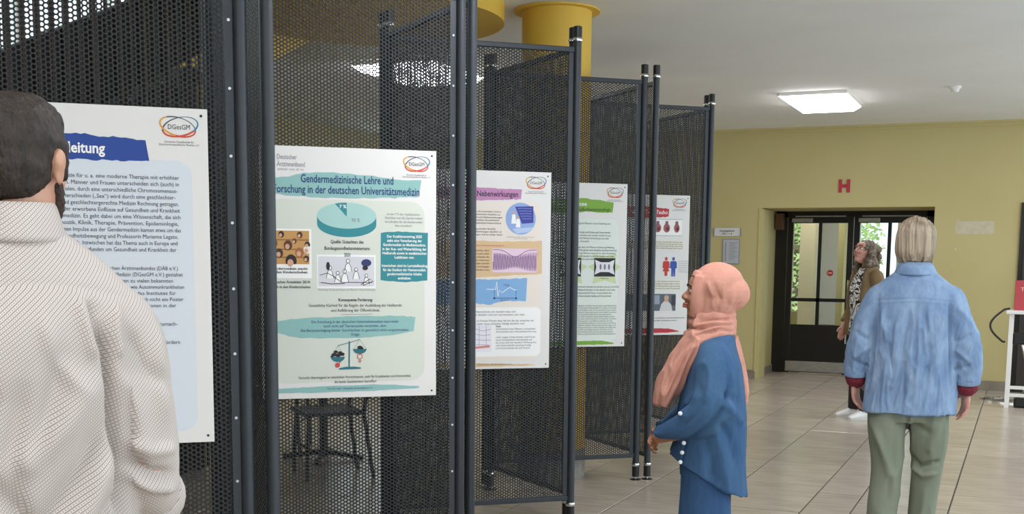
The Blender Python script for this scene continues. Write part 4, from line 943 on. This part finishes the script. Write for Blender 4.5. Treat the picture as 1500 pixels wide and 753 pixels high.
# --- woman in pink headscarf and blue denim tunic
def denim(name, c1, c2, sc=1):
    m = mat(name, c1, .9, spec=.15, noise=(5*sc, c2, .85, (1, 1, .5))); nt = m.node_tree; b = nt.nodes['Principled BSDF']
    w = nt.nodes.new('ShaderNodeTexNoise'); w.inputs['Scale'].default_value = 420; tc = nt.nodes.new('ShaderNodeTexCoord'); nt.links.new(tc.outputs['Object'], w.inputs['Vector'])
    mp = nt.nodes.new('ShaderNodeMapping'); mp.inputs['Scale'].default_value = (1, 1, .12); nt.links.new(tc.outputs['Object'], mp.inputs['Vector'])
    th = nt.nodes.new('ShaderNodeTexNoise'); th.inputs['Scale'].default_value = 130; th.inputs['Detail'].default_value = 3; nt.links.new(mp.outputs[0], th.inputs['Vector'])
    mr = nt.nodes.new('ShaderNodeMapRange'); mr.inputs[1].default_value = .3; mr.inputs[2].default_value = .7; mr.inputs[3].default_value = .92; mr.inputs[4].default_value = 1.08; nt.links.new(th.outputs[0], mr.inputs[0])
    hs = nt.nodes.new('ShaderNodeHueSaturation'); src = b.inputs['Base Color'].links[0].from_socket; nt.links.new(src, hs.inputs['Color']); nt.links.new(mr.outputs[0], hs.inputs['Value']); nt.links.new(hs.outputs[0], b.inputs['Base Color'])
    bp = nt.nodes.new('ShaderNodeBump'); bp.inputs['Strength'].default_value = .35; bp.inputs['Distance'].default_value = .002; nt.links.new(w.outputs[0], bp.inputs['Height']); nt.links.new(bp.outputs[0], b.inputs['Normal']); return m
M_denim = denim('denim_mid_blue', '#476687', '#38557a'); M_denimt = denim('denim_trousers', '#3f5f85', '#334f74')
M_scarf = mat('salmon_scarf', '#d09886', .85, spec=.15, noise=(30, '#c58b79', .5, (1, 1, 1)), bump=(220, .25, (1, 1, 1)))
wom = thing('person', 'woman in salmon pink headscarf and blue denim tunic looking at the posters', 'person', (-1.189, 4.76, 0), yaw_of(-.915*math.cos(.16)-.39*math.sin(.16), -.403*math.cos(.16)+.92*math.sin(.16)))
bd = Blob()
HW = head(bd, V3((0, .012, 1.365)), .93, 0, math.radians(4), .95)
bd.limb([(0, -.02, 1.12, .06, .06), (0, -.02, 1.2, .05, .052), (0, -.01, 1.28, .048, .05), (0, .0, 1.36, .045, .05)], 16, 4)
bd.rings([(0, 0, .68, .15, .11), (0, -.01, .85, .14, .11), (0, 0, 1.0, .14, .105), (0, -.01, 1.1, .14, .09), (0, -.015, 1.18, .08, .07)])
for sx in (-1, 1):
    bd.limb([(sx*.12, -.015, 1.09, .04, .04), (sx*.16, -.02, 1.0, .04, .04), (sx*.185, -.01, .88, .038, .038), (sx*.13, .12, .80, .03, .03), (sx*.05, .215, .76, .024, .024)], 14)
    hand(bd, (sx*.045, .215, .757), (-sx*.8, .25, -.35), (0, -1, -.2), (0, .2, 1), .155, .5)
    bd.limb([(sx*.08, 0, .72, .08, .09), (sx*.085, .01, .42, .05, .055), (sx*.085, 0, .06, .034, .038)], 14)
skin_of('body', bd, .005, M_skint, wom, 2)
face_bits(wom, HW, M_lip, mat('iris_brown', '#3d2a1c', .2), M_hairm)
tu = Blob()
# tunic body: fuller behind, hem higher in front
tu.rings([(0, -.005, .60, .2, .165), (0, -.008, .7, .198, .155), (0, -.01, .82, .19, .145), (0, -.01, .95, .178, .13), (0, -.012, 1.06, .17, .115), (0, -.015, 1.13, .15, .095), (0, -.018, 1.19, .1, .08), (0, -.018, 1.22, .07, .065)], 32, 5, 2.2)
for sx in (-1, 1):
    tu.limb([(sx*.08, -.015, 1.12, .05, .055), (sx*.13, -.018, 1.10, .064, .074), (sx*.168, -.02, 1.02, .072, .084), (sx*.2, -.005, .91, .075, .088), (sx*.185, .06, .845, .066, .075), (sx*.13, .14, .80, .056, .058), (sx*.085, .2, .77, .05, .05)], 20)
def tunic(c, n):
    # sheared hem: lower edge sinks towards the back
    k = np.clip((.80-c[:, 2])/.2, 0, 1); c = c.copy(); c[:, 2] += k*np.clip(c[:, 1]+.02, -.2, .2)*.55
    c = wrinkle(c, n, 8, .010, (1, 1, .45), 9.0); c = crease(c, n, 8, .008, (1, 1, .5), 1.5)
    return folds(c, n, [([(0, -.07, 1.08), (0, -.08, 1.0), (0, -.06, .93), (0, .0, .85), (0, .06, .79), (0, .1, .77)], .011, -.022), ([(0, -.05, 1.0), (0, -.11, .94), (0, -.15, .89)], .016, -.014), ([(0, -.05, .96), (0, -.1, .89), (0, -.14, .83)], .016, .014),
        ([(0, -.04, .87), (0, -.09, .78), (0, -.12, .66)], .018, -.014), ([(0, -.02, .84), (0, -.06, .72), (0, -.08, .58)], .02, .012), ([(0, .02, .80), (0, -.01, .7), (0, -.02, .6)], .018, -.010), ([(0, .03, 1.0), (0, .08, .93), (0, .13, .87)], .016, .010),
        ([(0, .0, .97), (0, .06, .89), (0, .13, .82)], .014, -.011), ([(0, .02, 1.1), (0, .05, 1.02), (0, .04, .95)], .018, -.008), ([(0, .088, .80), (0, .1, .72), (0, .112, .65)], .004, -.005)], (0, -1))
skin_of('tunic', tu, .007, M_denim, wom, 4, tunic)
tr = Blob(); tr.rings([(0, 0, .6, .155, .12), (0, 0, .72, .165, .125), (0, 0, .8, .16, .12)], 24)
for sx in (-1, 1): tr.limb([(sx*.085, 0, .68, .098, .11), (sx*.09, .005, .5, .1, .11), (sx*.092, .005, .3, .1, .115), (sx*.094, 0, .07, .105, .125)], 18)
skin_of('trousers', tr, .009, M_denimt, wom, 3, lambda c, n: wrinkle(c, n, 8, .012, (1, 1, .3)))
for sx in (-1, 1): shoe(wom, sx*.09, .03, -sx*.1, M_shoew, M_sole, .23)
M_btn = mat('pearl_button', '#e8ebee', .25)
def button(x, y, z):
    e = Blob().ball((x, y, z), (.006, .009, .009), 12); link('button', mesh_from('button', e.v, e.f, M_btn, True), wom)
for z, y in ((.765, .098), (.725, .104), (.685, .110)): button(-.187+.012*(y-.098)/.012*.3, y, z)
button(-.258, .115, .895)
# headscarf: cap around the face, wrap round the neck, long end down the front
sc_ = Blob()
sc_.ball((0, -.022, 1.40), (.093, .108, .098), 26); sc_.ball((0, -.055, 1.37), (.09, .1, .082), 22); sc_.ball((0, -.03, 1.33), (.088, .075, .085), 22); sc_.limb([(0, -.01, 1.26, .072, .074), (0, .0, 1.32, .074, .07), (0, .008, 1.37, .078, .07)], 20, 4)
sc_.limb([(.0, .055, 1.455, .06, .022), (0, .07, 1.43, .062, .02)], 14, 3)
for q in (-1, 1): sc_.limb([(q*.06, .05, 1.44, .016, .026), (q*.068, .062, 1.38, .014, .026), (q*.06, .066, 1.32, .016, .026), (q*.03, .068, 1.275, .02, .026)], 12, 4)
skin_of('headscarf', sc_, .005, M_scarf, wom, 5, lambda c, n: folds(wrinkle(c, n, 9, .004), n, [([(-.09, .03, 1.43), (-.09, .0, 1.36), (-.075, .005, 1.28)], .008, .006), ([(-.09, .0, 1.42), (-.085, -.03, 1.35), (-.07, -.02, 1.28)], .008, -.006), ([(-.085, -.04, 1.41), (-.08, -.045, 1.34), (-.06, -.01, 1.28)], .008, .007), ([(-.08, -.09, 1.38), (-.075, -.07, 1.32), (-.05, -.03, 1.275)], .008, .007), ([(-.05, -.12, 1.35), (-.06, -.09, 1.30), (-.05, -.05, 1.27)], .008, -.006)]))
wr = Blob(); n = 22
def hoop(z, rx, ry, dy, th, tilt):
    P = [(rx*math.cos(a), dy+ry*math.sin(a), z+tilt*math.sin(a), th, th*1.1) for a in [2*math.pi*k/14 for k in range(15)]]
    wr.limb(P, 12, 3, (0, 0, 1))
for i, (z, rx, ry, tl) in enumerate(((1.275, .07, .072, .0), (1.258, .078, .078, -.02), (1.24, .083, .08, .008), (1.222, .092, .086, -.03), (1.2, .094, .09, -.01), (1.188, .096, .094, -.045))):
    hoop(z, rx, ry, -.004+.003*i, .0165, tl)
wr.limb([(0, -.005, 1.28, .066, .066), (0, 0, 1.22, .085, .08), (0, .0, 1.18, .092, .085), (0, .005, 1.14, .08, .075)], 22, 4)
for x, y, w, t_ in ((-.055, .085, .062, .05), (.03, .095, .07, .05), (-.01, .11, .06, .045)):
    wr.limb([(x*.8, .05, 1.2, w*.9, .045), (x, y, 1.12, w, t_), (x, y+.055, 1.02, w, t_*.95), (x-.01, y+.085, .95, w*.9, t_*.7), (x-.01, y+.1, .90, w*.75, t_*.4)], 18, 5)
wr.limb([(.08, -.09, 1.18, .06, .02), (.1, -.128, 1.08, .055, .016), (.1, -.15, .98, .05, .013), (.1, -.155, .9, .045, .011)], 16, 4)
skin_of('scarf_drape', wr, .005, M_scarf, wom, 2, lambda c, n: folds(folds(crease(wrinkle(c, n, 10, .008, (1, 1, .35), 5.0), n, 16, .012, (1, 1, .3), 2.0), n, [([(-.08, .13, 1.16), (-.07, .17, 1.05), (-.06, .2, .93)], .008, -.007), ([(-.1, .11, 1.18), (-.1, .14, 1.08), (-.1, .18, .96)], .008, .006), ([(-.1, -.03, 1.22), (-.11, .04, 1.2), (-.08, .1, 1.18)], .008, -.007), ([(-.12, -.02, 1.19), (-.12, .05, 1.16), (-.09, .12, 1.12)], .008, .006)]), n, [([(0, .045, 1.19), (0, .09, 1.08), (0, .125, .97), (0, .15, .91)], .006, -.012), ([(0, .07, 1.19), (0, .12, 1.07), (0, .16, .96), (0, .185, .9)], .006, -.012), ([(0, .06, 1.18), (0, .105, 1.07), (0, .145, .96)], .007, .008), ([(0, .09, 1.18), (0, .145, 1.06), (0, .185, .96)], .006, -.010), ([(0, -.09, 1.265), (0, 0, 1.262), (0, .08, 1.25)], .006, -.009), ([(0, -.1, 1.24), (0, -.02, 1.243), (0, .09, 1.215)], .006, -.009), ([(0, -.1, 1.21), (0, -.03, 1.225), (0, .06, 1.2), (0, .12, 1.13)], .006, -.009), ([(0, -.08, 1.25), (0, 0, 1.252), (0, .09, 1.23)], .006, .006)], (0, -1)))

# --- person in light denim shirt walking away
M_ldenim = denim('denim_light', '#8fa6c2', '#6a83a5', 2.6); M_sage = mat('sage_trousers', '#838978', .8, spec=.15, noise=(4, '#707866', .7, (1, 1, .4)), bump=(300, .2, (1, 1, 1)))
M_maroon = mat('maroon_knit', '#7c2233', .85, noise=(60, '#6a1b2b', .6, (1, 1, 1)), bump=(200, .5, (1, 1, .3)))
den = thing('person', 'person in light blue denim shirt and sage trousers walking away', 'person', (-.5, 6.044, 0), yaw_of(-.086, 1))
bd = Blob()
HD = head(bd, V3((-.0, .02, 1.60)), .98, math.radians(-14), 0)
bd.limb([(0, -.02, 1.36, .065, .065), (0, -.01, 1.44, .055, .055), (0, .005, 1.52, .052, .055), (0, .012, 1.6, .05, .055)], 16, 4)
bd.rings([(0, 0, .8, .16, .11), (0, 0, 1.0, .15, .105), (0, 0, 1.2, .165, .105), (0, -.01, 1.32, .17, .1), (0, -.01, 1.42, .09, .075)])
AR = {-1: [(-.16, -.01, 1.335), (-.205, -.015, 1.22), (-.242, -.02, 1.09), (-.258, .0, .97), (-.262, .02, .925)], 1: [(.162, -.01, 1.335), (.21, -.015, 1.22), (.252, -.02, 1.09), (.266, .0, .95), (.266, .02, .9)]}
for sx in (-1, 1):
    bd.limb([(*p, r, r) for p, r in zip(AR[sx], (.05, .047, .04, .032, .027))], 14)
    w = AR[sx][-1]; hand(bd, (w[0], w[1]+.005, w[2]-.012), (-sx*.06 if sx < 0 else -.02, .12, -1), (-sx*.75, -.5, 0) if sx < 0 else (-.85, .45, 0), (-sx*.35, .9, 0), .178, .42, .07)
bd.limb([(-.095, -.01, .84, .08, .09), (-.092, -.01, .48, .05, .055), (-.1, -.03, .06, .034, .038)], 14); bd.limb([(.09, 0, .84, .08, .09), (.098, .05, .48, .05, .055), (.086, .06, .06, .034, .038)], 14)
skin_of('body', bd, .0045, M_skinp, den, 2)
face_bits(den, HD, M_lip, mat('iris_brown', '#3d2a1c', .2), mat('brow_grey', '#8d7d68', .7))
jk = Blob()
jk.rings([(.0, 0, .765, .222, .152), (0, 0, .9, .218, .148), (0, -.004, 1.05, .212, .145), (0, -.01, 1.2, .208, .14), (0, -.014, 1.3, .208, .13), (0, -.014, 1.36, .2, .112), (0, -.012, 1.405, .165, .094), (0, -.01, 1.44, .12, .08), (0, -.008, 1.47, .08, .072), (0, -.006, 1.49, .066, .066)], 36, 5, 2.2)
for sx in (-1, 1):
    A_ = AR[sx]; jk.limb([(sx*.1, -.012, 1.36, .045, .055), (*A_[0], .062, .074), (*A_[1], .068, .076), (*A_[2], .066, .07), (A_[3][0], A_[3][1], A_[3][2]+.02, .06, .062), (A_[3][0], A_[3][1]+.005, A_[3][2]-.015, .058, .06)], 20)
rj = random.Random(5); JF = [([(-.19, 0, 1.315), (-.1, 0, 1.325), (0, 0, 1.33), (.1, 0, 1.325), (.19, 0, 1.315)], .004, -.005), ([(-.19, 0, 1.307), (0, 0, 1.322), (.19, 0, 1.307)], .004, .003)]
for i in range(22):
    x = -.15+.30*rj.random(); z = rj.uniform(.92, 1.31); l = rj.uniform(.1, .3); dx = rj.uniform(-.05, .05)
    JF.append(([(x, 0, z), (x+dx*.4, 0, z-l*.5), (x+dx, 0, z-l)], rj.uniform(.006, .014), rj.choice((-1, 1))*rj.uniform(.005, .010)))
for sx in (-1, 1):
    JF += [([(sx*.165, 0, 1.34), (sx*.168, 0, 1.26), (sx*.178, 0, 1.12), (sx*.19, 0, .96), (sx*.2, 0, .86)], .008, -.022), ([(sx*.15, 0, 1.3), (sx*.13, 0, 1.2), (sx*.09, 0, 1.08)], .014, .010)]
    for q, (z, e) in enumerate(((1.25, .10), (1.14, -.05), (1.06, .07), (1.0, -.03))): JF.append(([(sx*.19, 0, z+e*.5), (sx*.235, 0, z), (sx*.28, 0, z-e*.6)], .011, (-1 if q % 2 else 1)*.008))
JF += [([(.02, 0, 1.31), (.035, 0, 1.1), (.02, 0, .82)], .010, .010), ([(-.02, 0, 1.31), (-.04, 0, 1.15), (-.05, 0, 1.0)], .010, -.010), ([(.05, 0, 1.3), (.085, 0, 1.05), (.06, 0, .80)], .010, -.010)]
def jacket(c, n):
    k = np.clip((1.33-c[:, 2])*10, .1, 1); c = wrinkle(c, n, 11, .010, (1, 1, .4), 2.0); c = crease(c, n, 14, .007, (1, 1, .3), 7.0, k); c = crease(c, n, 30, .004, (1, 1, .4), 1.0, k); return folds(c, n, JF, (1, -1))
skin_of('denim_shirt', jk, .006, M_ldenim, den, 3, jacket)
cl = MB(); n = 36; prof = [(.08, 1.438), (.096, 1.443), (.094, 1.452), (.081, 1.482), (.069, 1.505), (.065, 1.5), (.064, 1.46)]
for r, z in prof:
    for k in range(n):
        a = 2*math.pi*k/n; cl.v.append((r*math.cos(a)*1.08, -.008+r*math.sin(a), z-.03*max(0, math.sin(a))))
m_ = len(prof)
for j in range(m_):
    for k in range(n): cl.f.append((j*n+k, j*n+(k+1) % n, ((j+1) % m_)*n+(k+1) % n, ((j+1) % m_)*n+k)); cl.m.append(0)
cl.build('collar', M_ldenim, den, True)
for sx in (-1, 1):
    A_ = AR[sx]; p = A_[3]; q = A_[4]
    c1 = Blob().limb([(p[0], p[1], p[2]+.02, .055, .056), (p[0], p[1]+.006, p[2]-.012, .062, .062), (p[0], p[1]+.01, p[2]-.03, .06, .06)], 20, 3); link('shirt_cuff', mesh_from('shirt_cuff', c1.v, c1.f, M_ldenim, True), den)
    c2 = Blob().limb([(p[0], p[1]+.004, p[2]-.01, .05, .05), (p[0], p[1]+.01, p[2]-.045, .054, .052), (q[0], q[1], q[2]+.0, .052, .05), (q[0], q[1]+.004, q[2]-.022, .045, .043)], 18, 4)
    skin_of('knit_cuff', c2, .005, M_maroon, den, 2, lambda c, n: wrinkle(c, n, 60, .003))
tr = Blob(); tr.rings([(0, 0, .72, .165, .118), (0, 0, .82, .17, .118), (0, 0, .95, .155, .11)], 26)
tr.limb([(-.095, -.005, .8, .096, .105), (-.098, -.015, .66, .09, .1), (-.092, -.01, .48, .079, .085), (-.098, -.02, .28, .072, .078), (-.1, -.03, .07, .07, .082)], 20)
tr.limb([(.09, .0, .8, .098, .105), (.1, .01, .66, .094, .1), (.098, .05, .48, .079, .085), (.09, .06, .28, .072, .076), (.086, .06, .07, .07, .082)], 20)
TF = [([(-.17, -.08, .72), (-.12, -.1, .6), (-.06, -.1, .45), (-.05, -.09, .3)], .018, .012), ([(-.05, -.09, .7), (-.06, -.09, .5), (-.08, -.09, .35)], .014, -.008), ([(.0, -.1, .74), (.05, -.1, .7), (.12, -.1, .67)], .016, -.009),
      ([(.01, -.06, .56), (.06, -.06, .50), (.13, -.04, .52), (.17, 0, .53)], .013, -.018), ([(.02, -.06, .50), (.08, -.06, .455), (.16, -.02, .47)], .013, .013), ([(.15, -.06, .74), (.13, -.07, .64), (.09, -.06, .56)], .016, .010), ([(.1, -.04, .4), (.09, -.03, .28), (.06, -.03, .15)], .016, .009), ([(0, -.12, .82), (-.005, -.12, .74), (0, -.1, .7)], .010, -.010)]
skin_of('trousers', tr, .007, M_sage, den, 4, lambda c, n: folds(crease(wrinkle(c, n, 8, .010, (1, 1, .4)), n, 9, .008, (1, 1, .4), 3.0), n, [(P, w, d*1.2) for P, w, d in TF], (1, -1)))
shoe(den, -.1, -.02, .1, M_shoeb, M_sole); shoe(den, .086, .07, -.1, M_shoeb, M_sole)
M_blond = mat('hair_ash_blond', '#8b7a66', .55, noise=(38, '#c2b199', .9, (1, 1, .08)), bump=(70, .9, (1, 1, .05)))
hb_ = Blob(); hb_.ball((0, -.018, .035), (.092, .106, .093), 28)
hb_.rings([(0, -.036, -.1, .062, .05), (0, -.036, -.09, .076, .062), (0, -.032, -.05, .094, .084), (0, -.025, 0, .0965, .095), (0, -.02, .05, .09, .098), (0, -.015, .1, .06, .07)], 30, 4)
hb_.xform(HD)
def strands(c, n):
    p = np.array(HD.translation); a = np.arctan2(c[:, 1]-p[1], c[:, 0]-p[0]); h = np.array([mnoise.noise((x*14, 0, z*4)) for x, z in zip(a, c[:, 2])])+.5*np.array([mnoise.noise((x*34, 3, z*5)) for x, z in zip(a, c[:, 2])])
    c = c+n*(h*.010)[:, None]; low = c[:, 2] < p[2]-.075; c[low, 2] += np.array([mnoise.noise((x*9, 8, 0)) for x in a[low]])*.022; return c
skin_of('hair', hb_, .0045, M_blond, den, 2, strands)

# --- curly-haired woman by the door
cur = thing('person', 'curly-haired woman in tan jacket looking up beside the glazed door', 'person', (-1.405, 11.62, 0), yaw_of(-.78, -.62))
bd = Blob()
HC = head(bd, V3((0, .03, 1.60)), 1.0, math.radians(10), math.radians(18))
bd.limb([(0, -.02, 1.38, .06, .06), (0, -.01, 1.46, .052, .052), (0, .005, 1.54, .05, .052), (0, .02, 1.6, .05, .05)], 16, 4)
bd.rings([(0, 0, .85, .16, .11), (0, 0, 1.05, .14, .1), (0, .01, 1.25, .15, .115), (0, -.01, 1.36, .15, .095), (0, -.01, 1.44, .08, .07)])
for sx in (-1, 1):
    bd.limb([(sx*.16, -.01, 1.37, .046, .046), (sx*.19, -.02, 1.23, .044, .044), (sx*.205, -.01, 1.1, .038, .038), (sx*.2, .05, .97, .032, .032), (sx*.19, .1, .9, .026, .026)], 14)
    hand(bd, (sx*.19, .11, .885), (-sx*.05, .3, -1), (-sx, 0, 0), (0, 1, .2), .17, .45)
    bd.limb([(sx*.09, 0, .88, .085, .09), (sx*.095, 0, .5, .055, .06), (sx*.1, 0, .06, .036, .04)], 14)
skin_of('body', bd, .005, M_skinp, cur, 2)
face_bits(cur, HC, M_lip, mat('iris_brown', '#3d2a1c', .2), mat('brow_dark', '#4a3a2c', .7))
M_tan = mat('tan_jacket', '#8a7454', .8, spec=.15, noise=(9, '#79644a', .7, (1, 1, 1)), bump=(160, .3, (1, 1, 1)))
def print_top():
    m = mat('black_white_print', '#e9e6e2', .75); nt = m.node_tree; b = nt.nodes['Principled BSDF']; tc = nt.nodes.new('ShaderNodeTexCoord')
    n = nt.nodes.new('ShaderNodeTexNoise'); n.inputs['Scale'].default_value = 8; n.inputs['Detail'].default_value = 0; n.inputs['Distortion'].default_value = 2.2; nt.links.new(tc.outputs['Object'], n.inputs['Vector'])
    r = nt.nodes.new('ShaderNodeValToRGB'); r.color_ramp.interpolation = 'CONSTANT'; e = r.color_ramp.elements; e[0].position = 0; e[0].color = lin('#e9e6e2'); e[1].position = .42; e[1].color = lin('#16151a')
    q = r.color_ramp.elements.new(.52); q.color = lin('#e9e6e2'); q = r.color_ramp.elements.new(.62); q.color = lin('#16151a')
    nt.links.new(n.outputs[0], r.inputs[0]); nt.links.new(r.outputs[0], b.inputs['Base Color']); return m
tp = Blob().rings([(0, .01, .84, .165, .12), (0, .01, 1.0, .155, .115), (0, .018, 1.2, .16, .125), (0, .01, 1.33, .155, .105), (0, .0, 1.41, .1, .08), (0, 0, 1.45, .07, .066)], 28, 5, 2.2)
skin_of('printed_top', tp, .008, print_top(), cur, 3)
ja = Blob()
ja.rings([(0, -.045, .80, .19, .10), (0, -.045, 1.0, .18, .095), (0, -.045, 1.2, .182, .1), (0, -.04, 1.34, .18, .095), (0, -.03, 1.42, .12, .075), (0, -.02, 1.48, .075, .06)], 28, 5, 2.4)
for sx in (-1, 1):
    ja.limb([(sx*.135, .07, .8, .05, .055), (sx*.135, .07, 1.0, .045, .055), (sx*.13, .075, 1.2, .042, .055), (sx*.105, .055, 1.36, .035, .045), (sx*.075, .02, 1.45, .028, .04)], 14, 4)
    ja.limb([(sx*.13, -.01, 1.39, .055, .065), (sx*.165, -.01, 1.36, .066, .07), (sx*.195, -.02, 1.22, .065, .068), (sx*.21, -.01, 1.1, .06, .062), (sx*.205, .04, .99, .055, .056), (sx*.195, .085, .92, .052, .053)], 18)
skin_of('jacket', ja, .008, M_tan, cur, 3, lambda c, n: wrinkle(c, n, 12, .010, (1, 1, .5)))
tr = Blob(); tr.rings([(0, 0, .75, .16, .12), (0, 0, .9, .165, .12), (0, 0, 1.0, .15, .11)], 24)
for sx in (-1, 1): tr.limb([(sx*.085, 0, .85, .092, .1), (sx*.092, 0, .5, .072, .078), (sx*.1, 0, .08, .06, .068)], 18)
skin_of('trousers', tr, .009, mat('trousers_black', '#211f22', .8), cur, 3)
for sx in (-1, 1): shoe(cur, sx*.1, .03, -sx*.15, M_shoew, M_sole, .25)
M_curl = mat('hair_grey_brown', '#5d4d3f', .6, noise=(45, '#8f806f', .9, (1, 1, 1)), bump=(90, .9, (1, 1, 1)))
hc = Blob(); hc.ball((0, -.025, .035), (.09, .105, .088), 22); rc = random.Random(12)
for i in range(46):
    a = rc.uniform(math.radians(155), math.radians(385)); z = rc.uniform(-.19, .07); rad = .085+rc.uniform(0, .035)*(1 if z < .02 else .4)
    hc.ball((rad*math.cos(a), -.03+rad*math.sin(a)*1.05, z), rc.uniform(.024, .04), 10)
hc.xform(HC)
skin_of('hair', hc, .006, M_curl, cur, 1, lambda c, n: wrinkle(wrinkle(c, n, 40, .010), n, 90, .005))
